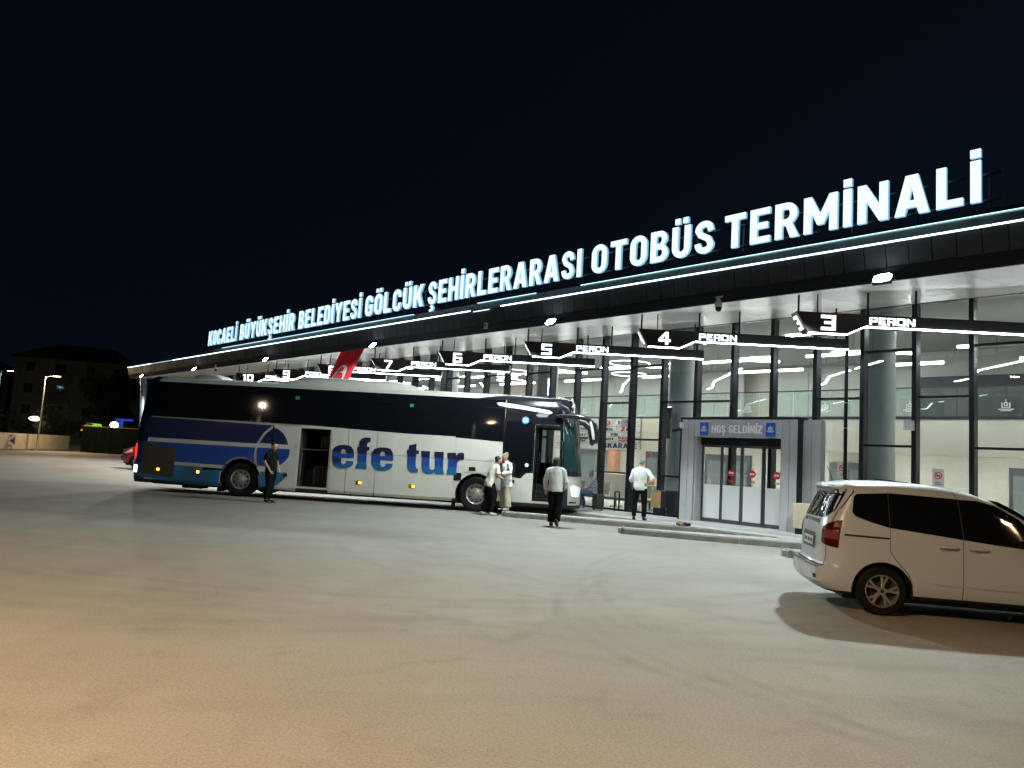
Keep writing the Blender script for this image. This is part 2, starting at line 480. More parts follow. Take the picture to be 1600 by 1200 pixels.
# ================================================================== GROUND
def ground_material():
    m = bpy.data.materials.new('lot_concrete')
    m.use_nodes = True
    nt = m.node_tree
    N, K = nt.nodes.new, nt.links.new
    b = nt.nodes['Principled BSDF']
    tc = N('ShaderNodeTexCoord')
    def nz(scale, detail, rough, sx=1, sy=1, rot=0):
        mp = N('ShaderNodeMapping')
        mp.inputs['Scale'].default_value = (sx, sy, 1)
        mp.inputs['Rotation'].default_value = (0, 0, rot)
        K(tc.outputs['Object'], mp.inputs['Vector'])
        n = N('ShaderNodeTexNoise')
        n.inputs['Scale'].default_value = scale
        n.inputs['Detail'].default_value = detail
        n.inputs['Roughness'].default_value = rough
        K(mp.outputs[0], n.inputs['Vector'])
        return n.outputs['Fac']
    def ramp(f, p0, c0, p1, c1):
        r = N('ShaderNodeValToRGB')
        r.color_ramp.elements[0].position = p0
        r.color_ramp.elements[1].position = p1
        r.color_ramp.elements[0].color = (*c0, 1)
        r.color_ramp.elements[1].color = (*c1, 1)
        K(f, r.inputs['Fac'])
        return r.outputs['Color']
    def mul(a, c, fac=1.0):
        x = N('ShaderNodeMix')
        x.data_type = 'RGBA'
        x.blend_type = 'MULTIPLY'
        x.inputs['Factor'].default_value = fac
        K(a, x.inputs[6]); K(c, x.inputs[7])
        return x.outputs[2]
    col = ramp(nz(.16, 8, .62), .25, (.27, .258, .232), .78, (.335, .322, .292))
    col = mul(col, ramp(nz(.5, 7, .6, .22, 1.3, R(14)), .30, (.90, .90, .90), .68, (1.03, 1.03, 1.03)))   # long sweeping wear
    col = mul(col, ramp(nz(.35, 6, .55, 1.6, .25, R(-32)), .3, (.88, .88, .87), .62, (1.03, 1.03, 1.03)))
    col = mul(col, ramp(nz(48, 6, .8), .28, (.58, .58, .58), .72, (1.26, 1.26, 1.26)))                # aggregate
    col = mul(col, ramp(nz(150, 3, .8), .36, (.70, .70, .69), .64, (1.18, 1.18, 1.18)))
    # hairline cracks, only here and there
    wv = N('ShaderNodeTexNoise'); wv.inputs['Scale'].default_value = 1.3; wv.inputs['Detail'].default_value = 5
    K(tc.outputs['Object'], wv.inputs['Vector'])
    wm = N('ShaderNodeMix'); wm.data_type = 'VECTOR'; wm.inputs['Factor'].default_value = .35
    K(tc.outputs['Object'], wm.inputs[4]); K(wv.outputs['Color'], wm.inputs[5])
    vo = N('ShaderNodeTexVoronoi'); vo.feature = 'DISTANCE_TO_EDGE'; vo.inputs['Scale'].default_value = .42
    K(wm.outputs[1], vo.inputs['Vector'])
    crk = ramp(vo.outputs['Distance'], .001, (.86, .855, .85), .005, (1, 1, 1))
    cm_ = N('ShaderNodeMix'); cm_.data_type = 'RGBA'
    msk = N('ShaderNodeMapRange'); msk.inputs['From Min'].default_value = .52; msk.inputs['From Max'].default_value = .60
    K(nz(.3, 3, .5), msk.inputs['Value'])
    K(msk.outputs[0], cm_.inputs['Factor']); cm_.inputs[6].default_value = (1, 1, 1, 1); K(crk, cm_.inputs[7])
    col = mul(col, cm_.outputs[2])
    col = mul(col, ramp(nz(2.2, 9, .72), .55, (1, 1, 1), .84, (.74, .72, .69)))                        # oil and dirt spots
    # tyre marks: thin rings of rubber, broken up
    sep = N('ShaderNodeSeparateXYZ')
    K(tc.outputs['Object'], sep.inputs[0])
    brk = nz(.9, 5, .6)
    def ring(cx, cy, rad, wid, dark):
        nonlocal col
        v = N('ShaderNodeVectorMath'); v.operation = 'DISTANCE'
        cmb = N('ShaderNodeCombineXYZ')
        K(sep.outputs[0], cmb.inputs[0]); K(sep.outputs[1], cmb.inputs[1])
        K(cmb.outputs[0], v.inputs[0]); v.inputs[1].default_value = (cx, cy, 0)
        s = N('ShaderNodeMath'); s.operation = 'SUBTRACT'; K(v.outputs['Value'], s.inputs[0]); s.inputs[1].default_value = rad
        a = N('ShaderNodeMath'); a.operation = 'ABSOLUTE'; K(s.outputs[0], a.inputs[0])
        mr = N('ShaderNodeMapRange'); mr.interpolation_type = 'SMOOTHSTEP'
        mr.inputs['From Min'].default_value = wid * .25; mr.inputs['From Max'].default_value = wid
        mr.inputs['To Min'].default_value = 1; mr.inputs['To Max'].default_value = 0
        K(a.outputs[0], mr.inputs['Value'])
        bm_ = N('ShaderNodeMapRange'); bm_.inputs['From Min'].default_value = .36; bm_.inputs['From Max'].default_value = .66
        K(brk, bm_.inputs['Value'])
        mm = N('ShaderNodeMath'); mm.operation = 'MULTIPLY'; K(mr.outputs[0], mm.inputs[0]); K(bm_.outputs[0], mm.inputs[1])
        m2 = N('ShaderNodeMath'); m2.operation = 'MULTIPLY'; K(mm.outputs[0], m2.inputs[0]); m2.inputs[1].default_value = dark * .42
        x = N('ShaderNodeMix'); x.data_type = 'RGBA'; x.blend_type = 'MIX'
        K(m2.outputs[0], x.inputs['Factor']); K(col, x.inputs[6]); x.inputs[7].default_value = (.10, .095, .088, 1)
        col = x.outputs[2]
    for a in [(-2, 17.5, 9.0, .16, .55), (-2, 17.5, 9.42, .15, .5), (-6.5, 21, 14.6, .2, .45), (-6.5, 21, 15.0, .2, .4), (3.2, 14.6, 6.2, .14, .5),
              (3.2, 14.6, 7.9, .16, .42), (-1, 28, 20.5, .25, .5), (-1, 28, 21.1, .25, .4), (12, 22, 16.4, .2, .4), (5.5, 8.5, 4.6, .10, .6), (5.5, 8.5, 4.85, .10, .5), (10.5, 9.5, 9.2, .09, .5), (10.5, 9.5, 9.45, .09, .5), (-3.5, 9, 4.2, .10, .4), (-18, 6, 14.5, .22, .4), (2, -6, 11.4, .2, .4), (9, 24, 19.4, .18, .35)]:
        ring(*a)
    # paving joints of the lot, about six metres apart
    K(col, b.inputs['Base Color'])
    rr = N('ShaderNodeMapRange')
    rr.inputs['To Min'].default_value = .62; rr.inputs['To Max'].default_value = .95
    K(nz(1.1, 6, .6), rr.inputs['Value'])
    K(rr.outputs[0], b.inputs['Roughness'])
    b.inputs['Specular IOR Level'].default_value = .35
    bp = N('ShaderNodeBump'); bp.inputs['Strength'].default_value = .35; bp.inputs['Distance'].default_value = .012
    K(nz(60, 5, .7), bp.inputs['Height'])
    bp2 = N('ShaderNodeBump'); bp2.inputs['Strength'].default_value = .25; bp2.inputs['Distance'].default_value = .12
    K(nz(.7, 5, .5), bp2.inputs['Height'])
    K(bp2.outputs[0], bp.inputs['Normal'])
    K(bp.outputs[0], b.inputs['Normal'])
    return m

g = MB()
g.add([(-700, -500, 0), (700, -500, 0), (700, 900, 0), (-700, 900, 0)], [(0, 1, 2, 3)])
tag(g.build('ground', ground_material()), kind='structure')

# ================================================================== PLATFORM
M_PAVE = mat('pavement_screed', (.38, .38, .37), .8, noise_amt=.25, noise_scale=3, bump=.3)
M_SLAB = mat('paving_slab_grey', (.50, .50, .485), .62, noise_amt=.22, noise_scale=5, bump=.2, bump_scale=60)
M_SLAB2 = mat('paving_slab_dark', (.38, .38, .375), .65, noise_amt=.25, noise_scale=5, bump=.2, bump_scale=60)
M_KERB = mat('kerb_concrete', (.19, .185, .17), .75, noise_amt=.35, noise_scale=6, bump=.4, bump_scale=50)

pav = MB().box(-56, 14, 16.9, 19.62, -.3, .12).build('pavement', M_PAVE, None, (0, 0, 0), (0, 0, FA))
tag(pav, kind='structure')
FDX, FDY = -4.55, -2.62
def finger_poly(hx, ln=1.0):
    tx, ty = hx + FDX * ln, 16.9 + FDY * ln
    return [(hx, 16.9), (tx, ty), (tx - .22, ty + .05), (tx - .34, ty + .2), (tx - .32, ty + .4), (hx - 2.1, 16.9)]
HEADS = [(-11.1 - 4.2 * k, 1.0 if k != 1 else .55) for k in range(-2, 9)]
def inside(poly, x, y, mrg=0.0):
    c = False
    n = len(poly)
    for i in range(n):
        x1, y1 = poly[i]; x2, y2 = poly[(i + 1) % n]
        if (y1 > y) != (y2 > y) and x < (x2 - x1) * (y - y1) / (y2 - y1) + x1:
            c = not c
        # distance to edge
        ex, ey = x2 - x1, y2 - y1
        t = max(0, min(1, ((x - x1) * ex + (y - y1) * ey) / (ex * ex + ey * ey)))
        if math.hypot(x - x1 - t * ex, y - y1 - t * ey) < mrg: return False
    return c
def kerb_run(p0, p1, stone=.9, w=.16):
    p0, p1 = Vector(p0), Vector(p1)
    L = (p1 - p0).length
    n = max(1, round(L / stone))
    d = (p1 - p0) / L
    a = math.atan2(d.y, d.x)
    for i in range(n):
        q = p0 + d * (L * (i + .5) / n)
        h = L / n / 2 - .006
        mb = MB()
        mb.prism([(-w / 2, -.2), (w / 2 - .012, -.2), (w / 2 - .012, .137 + random.uniform(-.004, .004)), (-w / 2 + .03, .14), (-w / 2, .11)], -h, h, axis='x')
        link_mesh('kerb_stone', mb.mesh('kerb_stone', M_KERB), pav, (q.x + d.y * -.0, q.y, random.uniform(-.003, .003)), (0, 0, a))
for hx, ln in HEADS:
    poly = finger_poly(hx, ln)
    MB().prism(poly, -.3, .119, axis='z').build('platform_finger', M_PAVE, pav)
    # kerb along the near edge: outward side faces the camera (left normal reversed)
    d = Vector((poly[0][0] - poly[1][0], poly[0][1] - poly[1][1])).normalized()
    nrm = Vector((d.y, -d.x)) * .0
    kerb_run((poly[1][0] + nrm.x, poly[1][1] + nrm.y), (poly[0][0] + nrm.x, poly[0][1] + nrm.y))
    kerb_run(poly[4], poly[1], .6)
    kerb_run((hx, 16.9), (hx + 2.1, 16.9), .7)
slab = MB().box(-.294, .294, -.294, .294, 0, .014).mesh('paving_slab', M_SLAB)
slab2 = MB().box(-.294, .294, -.294, .294, 0, .014).mesh('paving_slab_dark', M_SLAB2)
ns = 0
for j in range(4):
    for i in range(46):
        x, y = -29.5 + i * .6, 17.3 + j * .6
        if x > -3.4: continue
        link_mesh('paving_slab', slab2 if j == 1 else slab, pav, (x, y, .119 + random.uniform(0, .002)), (random.uniform(-.003, .003), random.uniform(-.003, .003), 0))
        ns += 1
for hx, ln in HEADS[1:5]:
    poly = finger_poly(hx, ln)
    for i in range(12):
        for j in range(5):
            x, y = hx - .3 - i * .6, 16.6 - j * .6
            if ns < 295 and all(inside(poly, x + sx * .3, y + sy * .3, .09) for sx in (-1, 1) for sy in (-1, 1)):
                link_mesh('paving_slab', slab2 if j % 3 == 2 else slab, pav, (x, y, .119 + random.uniform(0, .002)))
                ns += 1

# ================================================================== TERMINAL BUILDING
BX, BY = -15.0, 19.6
term = empty('terminal_building', FL(BX, BY, 0), FA)
tag(term, 'long glass fronted bus terminal with dark roof edge and brightly lit interior', 'building')
def bp(name, mb, m, parent=None, **k):
    mb.shift((-BX, -BY, 0))
    return mb.build(name, m, parent or term, **k)
def bi(name, me, x, y, z, parent=None, rot=(0, 0, 0)):
    return link_mesh(name, me, parent or term, (x - BX, y - BY, z), rot)

M_BLACK = mat('black_metal', (.012, .017, .024), .38, .55, noise_amt=.25, noise_scale=3)
M_CLAD = mat('dark_cladding', (.022, .032, .044), .5, .1, noise_amt=.3, noise_scale=1.2)
M_CLAD2 = mat('dark_edge_sheet', (.008, .013, .020), .65, .1, noise_amt=.2, spec=.15)
M_SOFF = mat('soffit_panel_white', (.70, .71, .69), .30)
M_COPE = mat('coping_metal', (.30, .36, .36), .28, .75, noise_amt=.2, noise_scale=1.5)
M_LED = emat('led_white', (.70, .93, 1.0), 5.0)
M_LEDC = emat('led_cyan_white', (.55, .88, 1.0), 2.2)
M_ROOF = mat('roof_membrane', (.05, .055, .06), .9, noise_amt=.2)
M_GLASS = glassmat('facade_glass', (.87, .93, .94), 1.5, 0.0, 2.1)
M_GLASS_B = glassmat('balustrade_glass', (.90, .94, .91), 1.5, 0, 1.0, .10, (.62, .68, .64))
M_FROST = glassmat('frosted_glass', (.85, .92, .95), 1.45, .25, .8, .9, (.93, .97, 1.0))
M_CREAM = mat('cream_plaster', (.70, .66, .57), .7, noise_amt=.06, noise_scale=.8)
M_GREYW = mat('grey_green_panel', (.38, .40, .37), .55, noise_amt=.10, noise_scale=.7)
M_BEIGE = mat('beige_wall', (.42, .40, .34), .7, noise_amt=.08)
M_DARKW = mat('charcoal_panel', (.035, .04, .045), .45, noise_amt=.2)
M_ICEIL = mat('interior_ceiling', (.16, .17, .175), .8, noise_amt=.1)
M_IFLOOR = mat('interior_floor_tile', (.58, .55, .47), .22, noise_amt=.10, noise_scale=2)
M_WOOD = mat('brown_wood', (.25, .11, .05), .5, noise_amt=.35, noise_scale=6)
M_COLUMN = mat('column_paint', (.46, .52, .49), .5, noise_amt=.06)
M_PORTAL = mat('portal_cladding', (.40, .41, .43), .42, .05, noise_amt=.10, noise_scale=1.4)
M_WHITE = mat('white_print', (.80, .82, .84), .4)
M_BLUEP = mat('blue_plaque', (.01, .09, .45), .35)
M_RED = mat('red_print', (.62, .015, .02), .4)
M_NAVY = mat('navy_print', (.02, .03, .10), .5)
M_ORNG = mat('orange_print', (.75, .18, .02), .5)

XL, XR = -53.2, 12.0
# roof body behind the edge
bp('roof', MB().box(XL + .05, XR, 14.95, 34, 6.12, 6.30).box(XL + .05, XR, 14.55, 14.95, 5.62, 6.18), M_ROOF)
# sloped underside, in three rows of long panels
def soff_z(y): return 5.40 + (y - 14.6) * .12
rows = [(14.62, 16.3), (16.32, 18.0), (18.02, 19.9)]
for (y0, y1) in rows:
    L = 3.25
    me = MB().hexa([(-L / 2 + .006, y0 - BY, soff_z(y0)), (L / 2 - .006, y0 - BY, soff_z(y0)), (-L / 2 + .006, y1 - BY, soff_z(y1)), (L / 2 - .006, y1 - BY, soff_z(y1)),
                    (-L / 2 + .006, y0 - BY, soff_z(y0) + .03), (L / 2 - .006, y0 - BY, soff_z(y0) + .03), (-L / 2 + .006, y1 - BY, soff_z(y1) + .03), (L / 2 - .006, y1 - BY, soff_z(y1) + .03)]).mesh('soffit_panel', M_SOFF)
    x = XL + L / 2
    while x < XR - 1:
        link_mesh('soffit_panel', me, term, (x - BX, 0, random.uniform(-.002, .002)))
        x += L
bp('soffit_backing', MB().hexa([(XL, 14.66, 5.47), (XR, 14.66, 5.47), (XL, 19.9, 6.1), (XR, 19.9, 6.1), (XL, 14.66, 5.5), (XR, 14.66, 5.5), (XL, 19.9, 6.118), (XR, 19.9, 6.118)]), M_CLAD2)
# fascia: lower edge band, then upright sheets with joints
bp('fascia_edge_band', MB().hexa([(XL, 14.6, 5.385), (XR, 14.6, 5.385), (XL, 14.66, 5.385), (XR, 14.66, 5.385), (XL, 14.50, 5.615), (XR, 14.50, 5.615), (XL, 14.56, 5.615), (XR, 14.56, 5.615)]), M_CLAD2)
fp = MB().hexa([(-.192, 14.49 - BY, 5.625), (.192, 14.49 - BY, 5.625), (-.192, 14.53 - BY, 5.625), (.192, 14.53 - BY, 5.625),
                (-.192, 14.40 - BY, 6.05), (.192, 14.40 - BY, 6.05), (-.192, 14.44 - BY, 6.05), (.192, 14.44 - BY, 6.05)]).mesh('fascia_panel', M_CLAD)
x = XL + .2
while x < XR - 8:
    link_mesh('fascia_panel', fp, term, (x - BX, random.uniform(-.004, .004), 0))
    x += .4
bp('fascia_backing', MB().hexa([(XL, 14.535, 5.62), (XR, 14.535, 5.62), (XL, 14.57, 5.62), (XR, 14.57, 5.62), (XL, 14.45, 6.06), (XR, 14.45, 6.06), (XL, 14.5, 6.06), (XR, 14.5, 6.06)]), M_CLAD2)
# coping and the light line along the top edge, with the two dead stretches
bp('coping', MB().hexa([(XL, 14.38, 6.055), (XR, 14.38, 6.055), (XL, 14.44, 6.055), (XR, 14.44, 6.055), (XL, 14.56, 6.33), (XR, 14.56, 6.33), (XL, 14.62, 6.33), (XR, 14.62, 6.33)]), M_COPE)
for (a, b) in [(XL, -48.5), (-44.6, -17.9), (-16.5, XR)]:
    n = max(1, int((b - a) / 3.0))
    for i in range(n):
        p, q = a + (b - a) * i / n, a + (b - a) * (i + 1) / n
        bp('led_strip', MB().box(p + .01, q - .01, 14.355, 14.378, 6.062, 6.086), M_LED)
bp('led_strip', MB().box(-48.45, -44.65, 14.36, 14.378, 6.066, 6.076), M_LEDC)
bp('led_strip', MB().box(-17.75, -17.0, 14.36, 14.378, 6.02, 6.04), M_LEDC)
for (a, b) in [(-38, -21.2), (-17.8, -15.2), (-13.5, XR)]:
    bp('upper_light_line', MB().box(a, b, 14.545, 14.558, 6.335, 6.347), M_LEDC)
bp('sign_backing_beam', MB().box(-42, XR, 14.75, 14.82, 6.34, 6.50), M_CLAD2)
# end of the roof on the left, with a leaning support
bp('roof_end_cap', MB().prism([(14.38, 6.09), (14.6, 5.39), (19.9, 6.02), (34, 6.02), (34, 6.30), (14.6, 6.33)], XL - .06, XL - .005, axis='x'), M_SOFF)
bp('leaning_column', MB().tube([(XL + .9, 15.6, 0), (XL - .25, 15.5, 5.5)], .2, n=14), mat('column_blue_grey', (.20, .27, .33), .4, .3), angle=.6)

# ---------------- glazed front
MX = [-(5.62 + 1.245 * k) for k in range(-8, 37)]
GT = 6.02
mull = MB().box(-.052, .052, 19.46 - BY, 19.74 - BY, .135, 5.97).mesh('mullion', M_BLACK)
for i, x in enumerate(MX):
    link_mesh('mullion', mull, term, (x - BX, 0, 0))
bp('base_rail', MB().box(XL + 2, -13.23, 19.5, 19.7, .12, .19).box(-9.54, 8, 19.5, 19.7, .12, .19), M_BLACK)
bp('head_rail', MB().box(XL + 2, 8, 19.5, 19.7, 5.975, 6.05), M_BLACK)
for i in range(len(MX) - 1):
    x1, x0 = MX[i] - .062, MX[i + 1] + .062
    k = i - 8
    zs = [2.48, 4.87] if k % 2 == 1 else [1.36, 3.68]
    portal = x1 < -9.3 and x0 > -13.4
    if portal: zs = [3.68] if k in (5,) else []
    lo = 3.2 if portal else .2
    ed = [lo] + [z for z in zs if z > lo + .1] + [5.97]
    for z in ed[1:-1]:
        bp('transom', MB().box(x0, x1, 19.5, 19.68, z - .028, z + .028), M_BLACK)
    for a, b in zip(ed[:-1], ed[1:]):
        bp('glass_pane', MB().box(x0, x1, 19.588, 19.592, a + (.03 if a != lo else 0), b - (.03 if b != 5.97 else 0)), M_GLASS)
# down pipes and junction boxes on the mullions
for xx, z0, z1 in [(-8.48, .14, 5.7)]:
    bp('down_pipe', MB().tube([(xx, 19.40, z0), (xx, 19.40, z1)], .045, n=12), M_BLACK, angle=.6)
    for z in (2.9, 3.55):
        bp('pipe_clamp', MB().lathe([(.054, -.012), (.054, .012)], (xx, 19.40, z), 'z', 14), mat('zinc', (.5, .52, .54), .3, .9))
for xx, zz in [(-6.95, 2.98), (-15.72, 3.0)]:
    bp('junction_box', MB().box(xx - .11, xx + .11, 19.36, 19.455, zz - .12, zz + .12), mat('pale_plastic', (.55, .57, .58), .5))

# ---------------- interior
IX0, IX1 = XL + 2.2, 9.5
bp('interior_floor', MB().box(IX0, IX1, 19.64, 31, -.05, .14), M_IFLOOR)
bp('interior_ceiling', MB().box(IX0, IX1, 19.92, 31, 6.06, 6.11), M_ICEIL)
bp('end_wall', MB().box(XL + 1.9, IX0 - .005, 19.4, 31, 0, 6.05), M_BEIGE)
bp('end_wall', MB().box(IX1 + .005, IX1 + .2, 19.8, 31, 0, 6.05), M_BEIGE)
bp('mezzanine_front', MB().box(IX0, IX1, 24.0, 24.25, 2.45, 3.55), M_CREAM)
bp('mezzanine_floor', MB().box(IX0, IX1, 24.255, 29.8, 2.95, 3.3), M_CREAM)
bp('mezzanine_skirt', MB().box(IX0, IX1, 23.975, 24.0 - .003, 3.5, 3.58), M_DARKW)
x = IX0 + .1
pane = MB().box(-.61, .61, 24.08 - BY, 24.092 - BY, 3.57, 4.42).mesh('balustrade_pane', M_GLASS_B)
while x < IX1 - 1.3:
    link_mesh('balustrade_pane', pane, term, (x + .62 - BX, 0, 0))
    x += 1.245
bp('handrail', MB().box(IX0, IX1, 24.06, 24.11, 4.425, 4.465), M_DARKW)
# upper back wall in tall panels, a lit doorway, and a charcoal sheet for the dark of an unlit room
wp = MB().box(-.72, .72, 29.5 - BY, 29.56 - BY, 3.31, 6.05).mesh('wall_panel', M_GREYW)
x = IX0 + .8
while x < IX1:
    if not (-6.9 - 3.3 < x - 0 < -1.5) and not (-17.6 < x < -15.6):
        link_mesh('wall_panel', wp, term, (x - BX, 0, 0))
    x += 1.46
bp('room_shade_sheet', MB().box(-9.6, -1.5, 27.4, 27.5, 3.31, 5.2), M_DARKW)
bp('upper_room_head', MB().box(-9.6, -1.5, 27.4, 27.5, 5.2, 6.05), M_GREYW)
bp('lit_doorway_wall', MB().box(-18.2, -15.1, 30.2, 30.3, 3.31, 6.05), M_CREAM)
bp('upper_wall_backing', MB().box(IX0, IX1, 30.4, 30.5, 3.31, 6.05), M_GREYW)
# lower back wall: beige, with charcoal doors and shop fronts
bp('lower_back_wall', MB().box(IX0, IX1, 27.6, 27.75, .14, 2.93), M_BEIGE)
for (a, b, z1, m) in [(-3.9, -1.2, 2.3, M_DARKW), (-6.9, -4.4, 2.25, M_DARKW), (-21.0, -18.9, 2.3, M_DARKW), (-17.9, -15.8, 2.3, M_DARKW), (-25, -22.6, 2.3, M_DARKW), (-31, -27, 2.3, M_DARKW), (-12.6, -11.2, 2.2, M_DARKW), (1, 4, 2.3, M_DARKW)]:
    bp('shop_front', MB().box(a, b, 27.5, 27.59, .15, z1), m)
    bp('shop_front_glass', MB().box(a + .12, (a + b) / 2 - .05, 27.478, 27.485, .3, z1 - .25).box((a + b) / 2 + .05, b - .12, 27.478, 27.485, .3, z1 - .25), mat('dim_shop_glass', (.12, .14, .14), .08))
for xx in (-21.9, -18.45, -10.6):
    bp('wooden_post', MB().box(xx - .2, xx + .2, 26.2, 26.6, .14, 2.93), M_WOOD)
# round columns just inside the glass
for k in range(-1, 7):
    bp('round_column', MB().lathe([(.42, .14), (.42, 6.05)], (-8.25 - 6.3 * k, 20.85, 0), 'z', 32), M_COLUMN, angle=.6)
    bp('column_base', MB().lathe([(.46, .141), (.46, .26), (.425, .27)], (-8.25 - 6.3 * k, 20.85, 0), 'z', 32), M_DARKW, angle=.6)
# company boards on the mezzanine front
board = bp('company_board', MB().box(-20.6, -18.55, 23.86, 23.95, 2.25, 3.5), mat('board_face', (.80, .78, .70), .5))
board2 = bp('company_board', MB().box(-23.6, -20.75, 23.86, 23.95, 2.25, 3.5), mat('board_face', (.80, .78, .70), .5))
board3 = bp('company_board', MB().box(-18.45, -15.9, 23.86, 23.95, 2.25, 3.5), mat('board_face_cream', (.80, .74, .58), .5))
def brd(name, mb, m, par):
    mb.shift((-BX, -BY, 0)); return mb.build(name, m, par)
brd('ruled_lines', MB().box(-20.6, -18.55, 23.853, 23.858, 3.18, 3.19).box(-20.6, -18.55, 23.853, 23.858, 2.94, 2.95).box(-20.6, -18.55, 23.853, 23.858, 2.76, 2.77).box(-20.6, -18.55, 23.853, 23.858, 2.54, 2.55).box(-19.72, -19.71, 23.853, 23.858, 2.95, 3.18), M_NAVY, board)
brd('lettering', sans_text('ISKARADE', -20.5, 2.30, .2, 23.848, 23.857, 1.85), M_NAVY, board)
brd('lettering', sans_text('IO', -20.5, 3.24, .18, 23.848, 23.857, .42), M_ORNG, board)
brd('lettering', sans_text('TUR', -19.7, 3.26, .14, 23.848, 23.857, .5), M_NAVY, board)
brd('lettering', sans_text('Z', -19.5, 2.99, .17, 23.848, 23.857, .2), M_RED, board)
brd('lettering', sans_text('UC', -19.24, 2.99, .13, 23.848, 23.857, .5), M_RED, board)
brd('lettering', sans_text('AKEL', -20.45, 3.01, .11, 23.848, 23.857, .55), M_NAVY, board)
brd('lettering', sans_text('VIB', -20.05, 2.80, .1, 23.848, 23.857, .4), M_NAVY, board)
brd('lettering', sans_text('ISPARTA', -20.5, 2.61, .1, 23.848, 23.857, .62), M_NAVY, board)
brd('lettering', sans_text('PAMUK', -19.62, 2.66, .09, 23.848, 23.857, .9).box(-19.6, -18.75, 23.848, 23.857, 2.58, 2.62), M_RED, board)
for i, z in enumerate((3.2, 2.95, 2.7, 2.45)):
    brd('ruled_lines', MB().box(-23.6, -20.75, 23.853, 23.858, z, z + .01), M_NAVY, board2)
    brd('lettering', sans_text(['TUR', 'TURIZM', 'SEYAHAT', 'TURIZM'][i], -22.3, z + .06, .11, 23.848, 23.857, .9), M_NAVY, board2)
# information screen edge-on behind the glass, with a violet-white tube along it
scr = bp('hanging_screen', MB().box(-14.75, -14.35, 20.02, 20.10, 2.55, 3.55), M_DARKW)
brd('tube_light', MB().box(-14.78, -14.752, 20.0, 20.05, 2.62, 3.56).box(-14.78, -14.36, 20.0, 20.05, 3.56, 3.585), emat('violet_white_tube', (1.0, .80, 1.0), 4.0), scr)
# crest transfers on the balustrade glass
def crest(s):
    b = MB()
    b.prism([(-.5 * s, .1 * s), (-.5 * s, .75 * s), (-.36 * s, .75 * s), (-.36 * s, .2 * s), (.36 * s, .2 * s), (.36 * s, .75 * s), (.5 * s, .75 * s), (.5 * s, .1 * s)], 0, .004)
    b.prism([(-.22 * s, .32 * s), (.22 * s, .32 * s), (.26 * s, .7 * s), (0, .92 * s), (-.26 * s, .7 * s)], 0, .004, holes=[[(-.1 * s, .44 * s), (.1 * s, .44 * s), (.12 * s, .62 * s), (0, .74 * s), (-.12 * s, .62 * s)]])
    b.prism(rc(-.04 * s, .95 * s, .04 * s, 1.2 * s), 0, .004)
    b.prism(rc(-.85 * s, -.14 * s, .85 * s, -.02 * s), 0, .004)
    b.prism(rc(-.6 * s, -.32 * s, .6 * s, -.22 * s), 0, .004)
    return b
cm = crest(.22).mesh('crest', mat('crest_white', (.75, .82, .78), .5))
for x in (-6.1, -8.6, -11.2, -14.0, -16.6, -19.1, -21.7, -24.2, -3.6):
    bi('crest', cm, x, 24.062, 3.8)
# linear lamps hung under the interior ceiling
M_LAMP = emat('interior_tube', (1.0, .90, .84), 14.0)
def poly_lamp(pts, z, w=.045):
    for (a, b) in zip(pts[:-1], pts[1:]):
        bp('linear_lamp', MB().tube([(a[0], a[1], z), (b[0], b[1], z)], w, n=6), M_LAMP)
for x in [-44 + 4.15 * i for i in range(13)]:
    poly_lamp([(x, 21.9), (x + 2.2, 21.9), (x + 2.9, 22.6)], 5.25)
    poly_lamp([(x + 1.1, 23.2), (x + 3.4, 23.2)], 5.05)
for xx in (-17.4, -23.8):
    b = MB()
    for rr, zz in ((.75, 5.35), (.62, 4.95)):
        b.tube([(xx + rr * math.cos(2 * math.pi * k / 28), 21.6 + rr * math.sin(2 * math.pi * k / 28), zz) for k in range(29)], .02, n=6)
    bp('ring_lamp', b, emat('ring_lamp_light', (1, .95, .9), 5))
# glowing panels added to brighten the hall, above the walkway and under the mezzanine
M_ADDGLOW = emat('added_panel_glow', (1.0, .975, .925), 82.0)
for x in [-48 + 3.6 * i for i in range(16)]:
    if not -11.5 < x < -.5: bp('added_glow_panel', MB().box(x, x + 1.2, 26.2, 26.8, 6.035, 6.05), M_ADDGLOW)
    bp('added_glow_panel', MB().box(x + 1.5, x + 2.7, 25.0, 25.6, 2.925, 2.94), M_ADDGLOW)
    bp('added_glow_panel', MB().box(x + .3, x + 1.5, 22.3, 22.6, 6.035, 6.05), M_ADDGLOW)
# posters on the glass
def no_smoking(x, z, w=.26, h=.42):
    p = bp('notice', MB().box(x - w / 2, x + w / 2, 19.570, 19.577, z, z + h), mat('paper_white', (.74, .73, .68), .6))
    b = MB()
    c = (x - BX, z + h * .62)
    ring = arcp(c[0], c[1], .085, .085, 0, 360, 20)[:-1]
    hole = arcp(c[0], c[1], .065, .065, 0, 360, 20)[:-1]
    b.prism(ring, 19.562 - BY, 19.568 - BY, holes=[hole])
    b.prism([(c[0] - .055, c[1] + .04), (c[0] - .04, c[1] + .055), (c[0] + .055, c[1] - .04), (c[0] + .04, c[1] - .055)], 19.563 - BY, 19.567 - BY)
    b.build('prohibition_ring', M_RED, p)
    MB().box(c[0] - .045, c[0] + .045, 19.5635 - BY, 19.5665 - BY, c[1] - .012, c[1] + .012).box(c[0] - .08, c[0] + .08, 19.5635 - BY, 19.5665 - BY, z + .05, z + .065).box(c[0] - .06, c[0] + .06, 19.5635 - BY, 19.5665 - BY, z + .09, z + .105).build('lettering', M_NAVY, p)
no_smoking(-8.62, 1.62)
no_smoking(-6.35, 1.55)
no_smoking(-14.8, 1.9, .16, .16)
